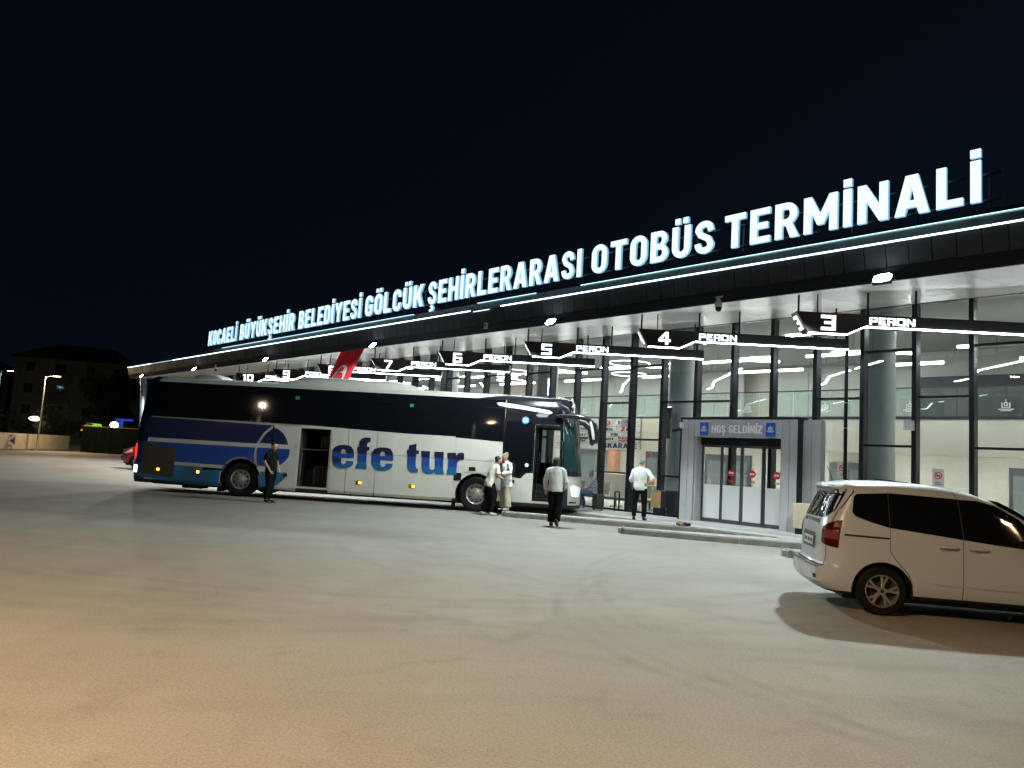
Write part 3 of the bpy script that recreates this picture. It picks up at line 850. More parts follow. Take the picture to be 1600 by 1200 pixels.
# white queue barrier and rows of seats inside
for i in range(9):
    x = -21.5 + i * .62
    if -18.0 < x < -17.6: continue
    s_ = bp('waiting_seat', MB().prism([(20.9, .50), (21.35, .47), (21.42, .95), (21.38, .95), (21.30, .53), (20.9, .54)], x, x + .56, axis='x'), mat('cream_leather', (.66, .62, .48), .45))
    s_.name = 'waiting_seat'
bp('seat_beam', MB().box(-21.6, -15.6, 21.08, 21.16, .40, .46), M_DARKW)
for x in (-21.2, -19.4, -17.4, -15.9):
    bp('seat_leg', MB().box(x, x + .06, 20.85, 21.45, .14, .18).box(x, x + .06, 21.1, 21.14, .18, .40), M_DARKW)
bp('shop_counter', MB().box(-21.8, -19.9, 25.0, 25.6, .14, 1.25), M_CREAM)
bp('shop_counter', MB().box(-19.85, -18.6, 25.0, 25.6, .14, 1.15), mat('orange_wood', (.42, .19, .07), .5))
bp('planter', MB().box(-17.2, -16.2, 22.6, 23.0, .14, .95), M_CREAM)

# ---------------- entrance portal
por = bp('entrance_portal', MB().box(-13.2, -12.78, 19.04, 19.5, .122, 3.10).box(-9.98, -9.57, 19.04, 19.5, .122, 3.10).box(-12.78, -9.98, 19.04, 19.5, 2.60, 3.10).box(-9.57, -9.05, 19.3, 19.5, .122, 3.10), M_PORTAL)
def pp(name, mb, m, **k):
    mb.shift((-BX, -BY, 0)); return mb.build(name, m, por, **k)
for (a, b) in [(-13.2, -12.97), (-12.965, -12.755), (-9.995, -9.79), (-9.785, -9.56)]:
    pp('cladding_panel', MB().box(a + .004, b - .004, 19.0, 19.037, .125, 3.09), M_PORTAL)
n = 10
for i in range(n):
    a = -12.752 + i * (2.754 / n)
    pp('cladding_panel', MB().box(a + .004, a + 2.754 / n - .004, 19.0, 19.037, 2.59, 3.09), M_PORTAL)
for a in (-9.55, -9.30):
    pp('cladding_panel', MB().box(a + .004, a + .245, 19.25, 19.297, .125, 3.05), M_PORTAL)
pp('cap_trim', MB().box(-13.24, -9.52, 18.975, 19.5, 3.105, 3.15), M_BLACK)
pp('edge_trim', MB().box(-13.235, -13.206, 18.98, 19.5, .125, 3.10), M_BLACK)
pp('edge_trim', MB().box(-9.556, -9.535, 18.98, 19.29, .125, 3.10), M_BLACK)
pp('reveal', MB().box(-12.752, -12.70, 19.042, 19.42, .125, 2.585), M_PORTAL)
pp('reveal', MB().box(-10.05, -10.0, 19.042, 19.42, .125, 2.585), M_PORTAL)
pp('door_header', MB().box(-12.695, -10.055, 19.30, 19.45, 2.36, 2.585), M_BLACK)
pp('door_sensor', MB().box(-11.45, -11.25, 19.27, 19.298, 2.42, 2.48), M_DARKW)
lw = 2.64 / 4
for i in range(4):
    a = -12.695 + i * lw
    yy = 19.36 if i in (0, 3) else 19.33
    pp('door_frame', MB().box(a, a + .042, yy, yy + .05, .13, 2.355).box(a + lw - .042, a + lw, yy, yy + .05, .13, 2.355).box(a + .056, a + lw - .056, yy, yy + .05, .13, .24).box(a + .056, a + lw - .056, yy, yy + .05, 2.30, 2.355), mat('door_aluminium', (.07, .08, .10), .35, .5))
    pp('door_glass', MB().box(a + .056, a + lw - .056, yy + .022, yy + .028, 1.22, 2.299), M_GLASS)
    pp('frosted_glass', MB().box(a + .056, a + lw - .056, yy + .022, yy + .028, .241, 1.219), M_FROST)
    if i:
        c = a + lw / 2 + (.06 if i == 3 else 0)
        pp('no_entry_sticker', MB().prism(arcp(c, 1.58, .105, .105, 0, 360, 24)[:-1], yy + .012, yy + .018), M_RED)
        pp('sticker_bar', MB().box(c - .07, c + .07, yy + .006, yy + .011, 1.555, 1.605), M_WHITE)
        pp('sticker_lettering', sans_text('DUR', c - .08, 1.33, .06, yy + .012, yy + .018, .16), M_RED)
lets = sans_text('HOŞ GELDİNİZ', -12.16, 2.70, .225, 18.965, 18.995, 1.58, .13)
pp('welcome_lettering', lets, mat('white_letter', (.88, .90, .92), .4))
for x in (-12.42, -10.33):
    q = pp('crest_plaque', MB().box(x - .135, x + .135, 18.975, 18.997, 2.62, 3.0), M_BLUEP)
    c = crest(.13).shift((x - BX, 18.967 - BY, 2.78))
    c.build('crest', M_WHITE, por)
pp('threshold', MB().box(-12.7, -10.05, 19.25, 19.5, .121, .129), mat('steel_plate', (.4, .41, .42), .3, .8))

# ================================================================== ROOF SIGN
rs = empty('roof_sign', FL(-22.0, 14.62, 6.34), FA)
tag(rs, 'row of tall white illuminated capital letters standing along the roof edge', 'sign')
M_LFACE = emat('letter_face_light', (.72, .93, 1.0), 1.3)
M_LSIDE = mat('letter_return_light', (.5, .6, .7), .5, emit=(.20, .50, .72), estr=.9)  # glowing returns, raised to stand in for the halo round the letters
WORDS = [('KOCAELİ', 40.06, 36.33), ('BÜYÜKŞEHİR', 36.01, 30.09), ('BELEDİYESİ', 29.86, 24.66), ('GÖLCÜK', 24.5, 20.72), ('ŞEHİRLERARASI', 20.51, 13.45), ('OTOBÜS', 13.18, 9.46), ('TERMİNALİ', 9.18, 4.06)]
CAPH, BASE = .77, 6.60
for wd, s0, s1 in WORDS:
    lay, adv = word_layout(wd, .15)
    sx = (s0 - s1) * (.97 if s1 > 24 else (.985 if s1 > 10 else 1.0)) / adv
    for ch, grp, px in lay:
        b = MB()
        for gset in grp:
            f = lambda p: ((p[0]) * sx, p[1] * CAPH)
            b.prism([f(p) for p in gset[0]], 0, .075, mi=0, mi_side=1, holes=[[f(p) for p in h] for h in gset[1:]])
        me = b.mesh('letter', [M_LFACE, M_LSIDE])
        link_mesh('letter', me, rs, (-s0 + px * sx + 22.0, -.03, BASE - 6.34))
boxpart('carrier_rail', M_BLACK, rs, -18.4, 18.2, .13, .17, .30, .34)
boxpart('carrier_rail', M_BLACK, rs, -18.4, 18.2, .13, .17, .78, .82)
for i in range(31):
    boxpart('rail_post', M_BLACK, rs, -18.3 + i * 1.21, -18.26 + i * 1.21, .175, .21, 0, .84)
# ================================================================== PLATFORM SIGNS
M_SIGN = mat('sign_case', (.020, .020, .026), .35, .3, noise_amt=.15)
M_SIGNB = mat('sign_number_panel', (.012, .009, .011), .4)
M_DIGIT = emat('digit_light', (.93, .97, 1.0), 2.6)
M_SLED = emat('sign_led', (.86, .92, 1.0), 32.0)
SROT = R(-2.5)
SIGN_LABEL = ['hanging platform sign lit with the number three, nearest the camera', 'hanging platform sign lit with the number four, above the entrance portal', 'hanging platform sign lit with the number five, right of the coach mirror',
              'hanging platform sign lit with the number six, above the coach front', 'hanging platform sign lit with the number seven, right beside the red flag', 'hanging platform sign lit with the number eight, half covered by the red flag',
              'small distant platform sign lit with the number nine above the coach roof', 'farthest platform sign lit with the number ten above the coach rear']
def platform_sign(num, k):
    p = FL(-(7.59 + 4.16 * k), 14.87, 5.05)
    root = empty('platform_sign', p, SROT)
    tag(root, SIGN_LABEL[k], 'sign', 'platform signs hung under the roof edge')
    # number panel: hanging trapezoid at the outer end
    pn = MB().prism([(0, 0), (1.46, 0), (1.46, -.245), (1.42, -.25), (1.06, -.43), (.24, -.43)], -.06, .30).build('number_panel', M_SIGNB, root)
    w = .30 if len(num) == 1 else .52
    square_text(num, .66 - w / 2, -.375, .32, -.078, -.062, w).build('number', M_DIGIT, pn)
    # same number on the slanted end face
    d = square_text(num, .05, -.36, .28, -.012, 0, .2)
    ux = Vector((0, 1, 0)); 
    pts = []
    for (x, y, z) in d.v:
        t = -z / .43
        pts.append((.24 * t - .015 + y, .28 - x, z))
    d.v = pts
    d.build('end_number', M_DIGIT, pn)
    bm_ = MB().box(1.465, 5.2, -.04, .28, -.245, 0).build('beam', M_SIGN, root)
    square_text('PERON', 1.52, -.205, .155, -.058, -.042, .93).build('lettering', M_DIGIT, bm_)
    # light line under the edges
    a = MB()
    for (p0, p1) in [((.27, -.432), (1.05, -.432)), ((1.055, -.432), (1.43, -.247)), ((1.435, -.247), (5.19, -.247))]:
        a.hexa([(p0[0], -.062, p0[1] - .018), (p1[0], -.062, p1[1] - .018), (p0[0], .02, p0[1] - .018), (p1[0], .02, p1[1] - .018),
                (p0[0], -.062, p0[1] - .002), (p1[0], -.062, p1[1] - .002), (p0[0], .02, p0[1] - .002), (p1[0], .02, p1[1] - .002)])
    a.build('led_strip', M_SLED, root)
    for x in (.10, .50, 1.55, 2.55, 4.95):
        # rod up to the sloping soffit
        wx = p + Vector((x * math.cos(SROT), x * math.sin(SROT), 0))
        yl = -wx.x * math.sin(FA) + wx.y * math.cos(FA)
        top = 5.40 + (yl - 14.6) * .12 - 5.05
        r_ = .022 if x not in (.5,) else .012
        MB().tube([(x, .12, 0), (x, .12, top - .002)], r_, n=8).build('hanger_rod', M_BLACK, root)
for i, n in enumerate(['3', '4', '5', '6', '7', '8', '9', '10']):
    platform_sign(n, i)

# ================================================================== FLOODLIGHTS under the roof edge
FL_S = [5.61, 14.32, 23.3, 32.2, 41.0, 49.9]
FL_NAME = ['above sign three', 'above sign five', 'beside the red flag', 'above sign nine', 'second from the far end of the roof', 'at the far end of the roof']
for i, s in enumerate(FL_S):
    root = empty('floodlight', FL(-s, 14.46, 5.42), FA)
    tag(root, 'glaring white floodlight on the roof edge ' + FL_NAME[i], 'floodlight', 'floodlights along the roof edge')
    th = R(32)
    hs = MB().box(-.17, .17, -.02, .05, -.11, .11).build('housing', M_BLACK, root, (0, -.13, -.05), (-R(38), 0, 0))
    MB().prism(rrect(-.16, -.105, .16, .105, .08), -.028, -.021).build('lens', emat('flood_lens', (1.0, .98, .94) if i < 3 else (1, .95, .84), 60.0), root, (0, -.13, -.05), (-R(38), 0, 0))
    MB().box(-.19, -.175, -.09, .06, -.07, .06).box(.175, .19, -.09, .06, -.07, .06).box(-.19, .19, .03, .06, -.02, .06).build('bracket', M_BLACK, root)
    ld = bpy.data.lights.new('flood_light', 'SPOT')
    ld.energy = FLOOD_W * (1.0 if i < 3 else .9)
    ld.color = (.86, 1.0, .97) if i < 3 else (1.0, .95, .86)
    ld.spot_size = R(177)
    ld.spot_blend = .22
    ld.shadow_soft_size = .10
    lo = bpy.data.objects.new('flood_beam', ld)
    COL.objects.link(lo)
    lo.parent = root
    lo.location = (0, -.22, -.12)
    lo.rotation_euler = (-R(30), 0, 0)

# ================================================================== CAMERAS
def dome_camera(x, y, z, lab):
    r = empty('security_camera', FL(x, y, z), FA)
    tag(r, lab, 'camera', 'security cameras')
    wm = mat('camera_white', (.62, .63, .62), .4)
    MB().box(-.09, .12, -.04, .04, -.06, .0).tube([(-.02, 0, -.05), (-.02, 0, -.16)], .055, n=14).build('mount', wm, r)
    MB().lathe([(.085, -.16), (.09, -.24), (.085, -.27)], (-.02, 0, 0), 'z', 18).build('housing', wm, r, angle=.6)
    MB().ball((-.02, 0, -.29), .075, .075, .09).build('dome', M_BLACK, r, smooth=True)
dome_camera(-9.25, 14.58, 5.55, 'white dome security camera under the roof edge beside sign four')
dome_camera(-38.6, 14.58, 5.55, 'small dome security camera under the far roof edge above the bus rear')
r = empty('security_camera', FL(-13.2, 18.98, 2.86), FA)
tag(r, 'white bullet security camera on the corner of the entrance portal', 'camera', 'security cameras')
MB().box(-.05, .05, -.05, .02, -.04, .14).build('mount', mat('camera_white', (.62, .63, .62), .4), r)
MB().tube([(0, -.05, -.06), (-.22, -.16, -.12)], [.05, .045], n=12).build('barrel', M_BLACK, r, angle=.6)
r = empty('edge_box', FL(-17.2, 14.47, 5.56), FA)  # plain unlit box, no lamp inside
tag(r, 'tiny white box fixed on the dark roof edge above sign six', 'box')
MB().box(-.07, .07, -.05, .0, -.09, .09).build('case', mat('camera_white', (.62, .63, .62), .4), r)
MB().box(-.03, .03, -.058, -.051, -.03, .03).build('front_cap', M_DARKW, r)

# ================================================================== RED FLAG
fl = empty('hanging_flag', FL(-25.34, 14.78, 5.46), FA)
tag(fl, 'long red flag with white crescent and star hanging slanted from the roof edge', 'flag')
W_, H_, SL = 1.85, 2.6, 2.45
def flag_pt(u, v):
    x = -W_ / 2 + W_ * u - SL * v
    y = -.05 + .10 * math.sin(u * 5.5 + v * 3.2) * (.25 + .75 * v) + .03 * math.sin(u * 11 + 2 * v)
    z = -H_ * v * (1 if v < .5 else 1) + .05 * math.sin(u * math.pi) * -1 * (1 - v)
    return Vector((x, y, z))
b = MB()
NU, NV = 22, 36
vs = []
for s_ in (0, 1):
    for j in range(NV + 1):
        for i in range(NU + 1):
            p = flag_pt(i / NU, j / NV)
            vs.append((p.x, p.y + .004 * s_, p.z))
fs = []
n1 = (NU + 1) * (NV + 1)
for j in range(NV):
    for i in range(NU):
        a = j * (NU + 1) + i
        fs.append((a, a + 1, a + NU + 2, a + NU + 1))
        fs.append((a + n1, a + n1 + NU + 1, a + n1 + NU + 2, a + n1 + 1))
b.add(vs, fs)
b.build('cloth', mat('flag_red', (.70, .012, .035), .75), fl, smooth=True)
def on_flag(poly, off=-.014):
    # poly in flag u (across), v (down) metres; sampled densely
    out = []
    for k in range(len(poly)):
        p, q = Vector(poly[k]), Vector(poly[(k + 1) % len(poly)])
        for t in (0, .5):
            w = p.lerp(q, t)
            f = flag_pt(w.x / W_, w.y / H_)
            out.append((f.x, f.y + off, f.z))
    return out
cr = arcp(.92, 1.14, .56, .56, 125, 415, 26) + arcp(.92, 1.28, .43, .43, 408, 132, 22)
c3 = on_flag(cr)
tri = tessellate_polygon([[Vector((p[0], 0, p[2])) for p in c3]])
MB().add(c3, [tuple(t) for t in tri]).build('crescent', mat('flag_white', (.78, .76, .76), .7), fl)
st = [(.92 + (.19 if k % 2 == 0 else .075) * math.sin(k * math.pi / 5), 1.78 - (.19 if k % 2 == 0 else .075) * math.cos(k * math.pi / 5)) for k in range(10)]
c3 = on_flag(st)
tri = tessellate_polygon([[Vector((p[0], 0, p[2])) for p in c3]])
MB().add(c3, [tuple(t) for t in tri]).build('star', mat('flag_white', (.78, .76, .76), .7), fl)
MB().tube([(-W_ / 2 - .05, -.05, .01), (W_ / 2 + .05, -.05, .01)], .02, n=8).build('rod', M_BLACK, fl)

# ================================================================== BINS, BENCH, BAG, LITTER
r = empty('litter_bin', (4.80, 23.62, .134), FA)
tag(r, 'wood sided litter bin on black foot by the glass front', 'bin')
for i in range(4):
    boxpart('wood_slat', mat('bin_wood', (.33, .19, .09), .6, noise_amt=.35, noise_scale=9), r, -.17 + i * .086, -.17 + i * .086 + .08, -.19, -.17, .24, .74)
boxpart('body', M_DARKW, r, -.16, .16, -.168, .17, .24, .745)
boxpart('foot', M_BLACK, r, -.13, .13, -.14, .14, 0, .238)
MB().box(-.18, .18, -.195, -.10, .748, .775).box(-.18, .18, .10, .18, .748, .775).box(-.18, -.10, -.098, .098, .748, .775).box(.10, .18, -.098, .098, .748, .775).build('rim', mat('zinc', (.5, .52, .54), .3, .9), r)
r = empty('litter_bin', (5.16, 23.32, .134), FA)
tag(r, 'plain black square bin between the wooden bin and the entrance', 'bin')
MB().hexa([(-.13, -.13, 0), (.13, -.13, 0), (-.13, .13, 0), (.13, .13, 0), (-.17, -.17, .76), (.17, -.17, .76), (-.17, .17, .76), (.17, .17, .76)]).build('body', M_BLACK, r)
MB().box(-.18, .18, -.18, -.14, .762, .79).box(-.18, .18, .14, .18, .762, .79).box(-.18, -.14, -.138, .138, .762, .79).box(.14, .18, -.138, .138, .762, .79).build('rim', M_DARKW, r)
# slatted cream planter box at the portal
r = empty('planter_box', FL(-9.0, 18.75, .134), FA)
tag(r, 'cream planter box with diagonal ribs standing between portal and white van', 'planter')
boxpart('foot', M_BLACK, r, -.36, .36, -.2, .2, 0, .15)
boxpart('body', mat('planter_cream', (.62, .55, .40), .6, noise_amt=.1), r, -.4, .4, -.24, .24, .152, .78)
for i in range(11):
    MB().prism([(-.395, .17 + i * .055), (.395, .17 + i * .055 - (.0)), (.395, .18 + i * .055), (-.395, .18 + i * .055)], -.252, -.242).build('rib', mat('planter_rib', (.50, .43, .30), .6), r)

# bench with seated man
BEN = FL(-16.35, 18.95, .134)
r = empty('bench', BEN, FA + R(18))
tag(r, 'dark metal bench on the platform beside the bus front', 'bench')
for i in range(4):
    boxpart('seat_slat', M_DARKW, r, -.75, .75, -.2 + i * .11, -.11 + i * .11, .40, .43)
for sx in (-.7, .66):
    boxpart('leg', M_BLACK, r, sx, sx + .04, -.2, -.16, 0, .398)
    boxpart('leg', M_BLACK, r, sx, sx + .04, .18, .22, 0, .398)
    boxpart('armrest', M_BLACK, r, sx, sx + .04, -.2, .22, .60, .64)
    boxpart('arm_post', M_BLACK, r, sx, sx + .04, -.2, -.16, .432, .598)
    boxpart('arm_post', M_BLACK, r, sx, sx + .04, .18, .22, .432, .598)
sk = empty('suitcase', (2.98, 24.35, .134), R(-20))
tag(sk, 'small black upright suitcase next to the seated man', 'suitcase')
MB().prism(rrect(-.17, .05, .17, .52, .04), -.11, .11).build('shell', mat('case_black', (.018, .018, .02), .5, bump=.3), sk)
MB().tube([(-.07, .06, .52), (-.07, .06, .58), (.07, .06, .58), (.07, .06, .52)], .01, n=6).build('handle', M_BLACK, sk)
for sx in (-.13, .13):
    MB().lathe([(.025, -.01), (.025, .01)], (sx, -.06, .026), 'x', 12).build('wheel', M_BLACK, sk)
    MB().lathe([(.025, -.01), (.025, .01)], (sx, .06, .026), 'x', 12).build('wheel', M_BLACK, sk)
lt = empty('crumpled_bag', FL(-11.6, 16.78, .14), FA + .3)
tag(lt, 'crumpled brown and black paper bag lying on the platform kerb', 'bag')
b = MB().ball((0, 0, .05), .13, .09, .06, 10, 7)
b.v = [tuple(Vector(p) + noise.noise_vector(Vector(p) * 14) * .03) for p in b.v]
b.build('paper', mat('bag_brown', (.30, .19, .12), .8, noise_amt=.4, noise_scale=15), lt)
b = MB().ball((.17, .0, .045), .11, .08, .05, 10, 7)
b.v = [tuple(Vector(p) + noise.noise_vector(Vector(p) * 12) * .025) for p in b.v]
b.build('black_film', M_BLACK, lt)
# ================================================================== COACH
bus = empty('coach', (-.863, 22.29, 0), R(-4.264))
tag(bus, 'long white and blue coach parked at the platform with black windows and open hold', 'bus')
M_BWHITE = mat('coach_white', (.54, .525, .48), .32, coat=.4, noise_amt=.10, noise_scale=1.5)
M_BNAVY = mat('coach_navy', (.004, .013, .065), .3, coat=.3)
M_BBLUE = mat('coach_blue', (.007, .055, .29), .3, coat=.3)
M_BTEAL = mat('coach_teal', (.012, .14, .32), .3, coat=.3)
M_BGLASS = mat('coach_glass', (.004, .005, .007), .04, spec=.6)
M_BSHIELD = mat('coach_windscreen', (.010, .030, .034), .03, spec=1.0)
M_BBLACK = mat('coach_black_paint', (.006, .007, .010), .18, coat=.5)
M_RUB = mat('rubber', (.007, .007, .008), .75, noise_amt=.2, noise_scale=12, spec=.2)
M_RIM = mat('coach_rim_steel', (.42, .41, .39), .35, .7, noise_amt=.3, noise_scale=10)
M_CHROME = mat('chrome', (.7, .7, .7), .12, 1.0)
M_GRILLE = mat('coach_grille', (.055, .045, .033), .6)
M_AMBER = emat('amber_lamp', (1.0, .40, .03), 7.0)
M_AMBH = mat('amber_lens', (.30, .08, .01), .2)

PZ = [(.25, .05), (.36, .0), (1.5, 0), (2.2, 0), (3.2, .09), (3.36, .16), (3.46, .30), (3.54, .6), (3.58, 1.25)]
def prof(z):
    for (z0, y0), (z1, y1) in zip(PZ[:-1], PZ[1:]):
        if z <= z1:
            t = (z - z0) / (z1 - z0)
            return y0 + (y1 - y0) * max(0, t)
    return 1.25
FI = [(2.40, 0), (2.55, .012), (2.68, .045), (2.80, .11), (2.90, .21), (2.97, .34), (3.03, .55), (3.07, .85), (3.08, 1.2)]
RI = [(-10.64, 1.2), (-10.63, .5), (-10.60, .25), (-10.55, .12), (-10.45, .04), (-10.3, .008), (-10.15, 0)]
def lut(T, x):
    if x <= T[0][0]: return T[0][1]
    for (a, p), (b, q) in zip(T[:-1], T[1:]):
        if x <= b: return p + (q - p) * (x - a) / (b - a)
    return T[-1][1]
def inset(x):
    return lut(FI, x) if x > 0 else lut(RI, x)
def rake(x, z):
    if x > 2.2: return -min(1, (x - 2.2) / .5) * (.10 * max(0, z - 1.25) + .22 * max(0, z - 2.9) ** 1.3)
    if x < -9.9: return min(1, (-9.9 - x) / .4) * (.07 * max(0, z - 1.4) + .05 * max(0, .55 - z))
    return 0
def sp(x, z, off=0.0, far=False):
    """a point of the coach's near side skin; off pushes it outwards"""
    def q(x, z):
        k = inset(x)
        y = k + prof(z) * (1 - min(1, k / 1.25))
        return Vector((x + rake(x, z), y, z))
    p = q(x, z)
    if off:
        e = .01
        du, dv = q(x + e, z) - q(x - e, z), q(x, min(3.57, z + e)) - q(x, z - e)
        n = du.cross(dv)
        n = n.normalized() if n.length > 1e-9 else Vector((0, -1, 0))
        if n.y > 0: n = -n
        p = p + n * off
    if far: p.y = 2.5 - p.y
    return p
XST = [-10.64, -10.63, -10.60, -10.55, -10.45, -10.3, -10.15, -9.9, -9, -7.16, -5, -3, -1, 0, 1, 2.2, 2.40, 2.55, 2.68, 2.80, 2.90, 2.97, 3.03, 3.07, 3.08]
b = MB()
ring = [z for z, _ in PZ]
vs = []
for x in XST:
    near = [sp(x, z) for z in ring]
    far = [sp(x, z, far=True) for z in ring[:-1]]
    vs += near + far[::-1]
nr = 2 * len(ring) - 1
fs = []
for i in range(len(XST) - 1):
    for k in range(nr):
        fs.append((i * nr + k, i * nr + (k + 1) % nr, (i + 1) * nr + (k + 1) % nr, (i + 1) * nr + k))
fs.append(tuple(range(nr)))
fs.append(tuple((len(XST) - 1) * nr + k for k in range(nr)))
b.add(vs, fs)
body = b.build('body', [M_BWHITE, MATS['dark_void'], M_BNAVY, M_BBLACK], bus)
def cyl(cx, cz, r, y0, y1):
    return MB().lathe([(r, y0), (r, y1)], (cx, 0, cz), 'y', 28)
cutters = [cyl(0, .5, .62, -.2, .75), cyl(0, .5, .62, 1.75, 2.7), cyl(-7.16, .53, .62, -.2, .85), cyl(-7.16, .53, .62, 1.65, 2.7),
           MB().box(-5.40, -4.49, -.2, 1.5, .42, 2.16), MB().box(1.64, 2.42, -.2, 2.28, .42, 2.66), MB().box(1.78, 2.62, 2.2, 2.8, 1.55, 2.62)]
bpy.context.view_layer.update()
body.parent = None
cut(body, cutters)
body.parent = bus
me = body.data
me.materials.clear()
for m in (M_BWHITE, MATS['dark_void'], M_BNAVY, M_BBLACK): me.materials.append(m)
for p in me.polygons:
    c = p.center
    mi = 0
    if .04 < c.y < 2.46 and ((math.hypot(c.x, c.z - .5) < .66) or (math.hypot(c.x + 7.16, c.z - .53) < .66)): mi = 1
    if .02 < c.y < 1.55 and -5.42 < c.x < -4.47 and .4 < c.z < 2.2: mi = 1
    if .02 < c.y < 2.48 and 1.62 < c.x < 2.64 and .4 < c.z < 2.7: mi = 1
    if c.z < .34: mi = 1
    if c.x < -10.1 and mi == 0: mi = 2
    if c.z > 3.3 and c.x > .95 and mi == 0: mi = 3
    p.material_index = mi
    p.use_smooth = True
bm = bmesh.new(); bm.from_mesh(me)
for e in bm.edges:
    e.smooth = not (len(e.link_faces) == 2 and e.calc_face_angle(0) > .5)
bm.to_mesh(me); bm.free()

def patch(name, poly, m, off=.006, parent=None, holes=(), far=False, thick=.0):
    """sheet that follows the side skin; poly in (x, z)"""
    loops = [list(poly)] + [list(h) for h in holes]
    flat = [q for lp in loops for q in lp]
    tris = tessellate_polygon([[Vector((q[0], q[1], 0)) for q in lp] for lp in loops])
    bm = bmesh.new()
    vv = [bm.verts.new((q[0], 0, q[1])) for q in flat]
    for t in tris:
        try: bm.faces.new([vv[i] for i in t])
        except ValueError: pass
    xs = [x for x in XST if min(q[0] for q in flat) + .004 < x < max(q[0] for q in flat) - .004]
    zs = [z for z in ring + [1.25, 2.7, 2.9, 3.1] if min(q[1] for q in flat) + .004 < z < max(q[1] for q in flat) - .004]
    for x in xs:
        bmesh.ops.bisect_plane(bm, geom=bm.verts[:] + bm.edges[:] + bm.faces[:], plane_co=(x, 0, 0), plane_no=(1, 0, 0))
    for z in zs:
        bmesh.ops.bisect_plane(bm, geom=bm.verts[:] + bm.edges[:] + bm.faces[:], plane_co=(0, 0, z), plane_no=(0, 0, 1))
    bmesh.ops.recalc_face_normals(bm, faces=bm.faces)
    for v in bm.verts:
        v.co = sp(v.co.x, v.co.z, off, far)
    if thick > 0:
        ret = bmesh.ops.solidify(bm, geom=bm.faces[:], thickness=thick)
    me = bpy.data.meshes.new(name)
    bm.to_mesh(me); bm.free()
    me.materials.append(m)
    me.polygons.foreach_set('use_smooth', [thick == 0] * len(me.polygons))
    return link_mesh(name, me, parent or bus)
def archp(cx, cz, r, z, right=True):
    """arc over a wheel from left to right at height z"""
    a = math.degrees(math.asin((z - cz) / r))
    return arcp(cx, cz, r, r, 180 - a, a, 14)

# --- rear livery in three blues with two pale stripes
skirt = [(-10.56, .46), (-10.2, .42), (-9.2, .30)]
rear_band = [(-10.60, 2.27), (-10.60, 1.62)]
patch('livery_navy', [(-10.60, 1.615), (-6.735, 1.615), (-6.70, 1.69), (-6.53, 1.97), (-6.28, 2.19), (-10.60, 2.25)], M_BNAVY)
patch('livery_blue', [(-10.60, .945), (-7.62, .905)] + [(-7.62, .905)][:0] + archp(-7.16, .53, .645, .90)[1:] + [(-6.722, .94), (-6.78, 1.2), (-6.775, 1.44), (-6.76, 1.495), (-10.60, 1.495)], M_BBLUE)
patch('livery_teal', skirt + [(-8.0, .27)] + [(-7.78, .27)] + archp(-7.16, .53, .645, .40)[:5] + [(-7.67, .805), (-10.57, .845)], M_BTEAL)
patch('livery_teal', [(-6.55, .30), (-6.47, .33), (-6.51, .52), (-6.60, .70), (-6.62, .72)] , M_BTEAL)
patch('livery_globe', [(-6.25, 2.12), (-6.47, 1.91), (-6.62, 1.65), (-5.76, 1.63), (-5.80, 1.76), (-5.86, 1.87), (-5.94, 1.97), (-6.03, 2.04), (-6.14, 2.1)], M_BNAVY, .016)
patch('livery_globe', [(-6.69, 1.5), (-5.7, 1.5), (-5.69, 1.36), (-5.72, 1.26), (-5.77, 1.18), (-5.91, 1.04), (-6.06, .98), (-6.64, .96), (-6.69, 1.2)], M_BBLUE, .016)
patch('livery_globe', [(-6.55, .78), (-6.1, .81), (-5.71, .8), (-5.71, .71), (-5.80, .60), (-5.89, .51), (-6.01, .4), (-6.12, .36), (-6.44, .35), (-6.50, .55)], M_BTEAL, .016)
patch('emblem_slot', [(-6.27, 1.66), (-6.24, 1.66), (-6.235, 2.2), (-6.265, 2.2)], M_BBLACK, .02)

# --- glass band along the side (separate panes with thin joints)
joints = [-10.32, -8.86, -6.95, -5.0, -3.05, -1.1, .70]
for a, c in zip(joints[:-1], joints[1:]):
    top, bot = 3.34, lambda x: 2.275 - .0 if x < -5 else 2.275 - (x + 5) * .028
    if a == joints[0]:
        poly = [(a + .22, 2.30), (c - .008, 2.275), (c - .008, top), (a + .06, top), (a + .0, 3.2), (a + .02, 2.6), (a + .08, 2.40)]
    else:
        poly = [(a + .008, bot(a)), (c - .008, bot(c)), (c - .008, top), (a + .008, top)]
    patch('side_window', poly, M_BGLASS, .012)
patch('window_band', [(-10.30, 2.26), (-5, 2.25), (.72, 2.09), (.72, 3.35), (-10.30, 3.35)], M_BBLACK, .006)
patch('belt_trim', [(-10.1, 2.235), (-5.42, 2.215), (-5.42, 2.245), (-10.1, 2.27)], mat('trim_grey', (.35, .36, .38), .3, .6), .014)
patch('roof_black_sweep', [(-.15, 3.352), (.75, 3.352), (2.55, 3.34), (2.6, 3.46), (1.6, 3.535), (.9, 3.53), (.35, 3.44)], M_BBLACK, .008)
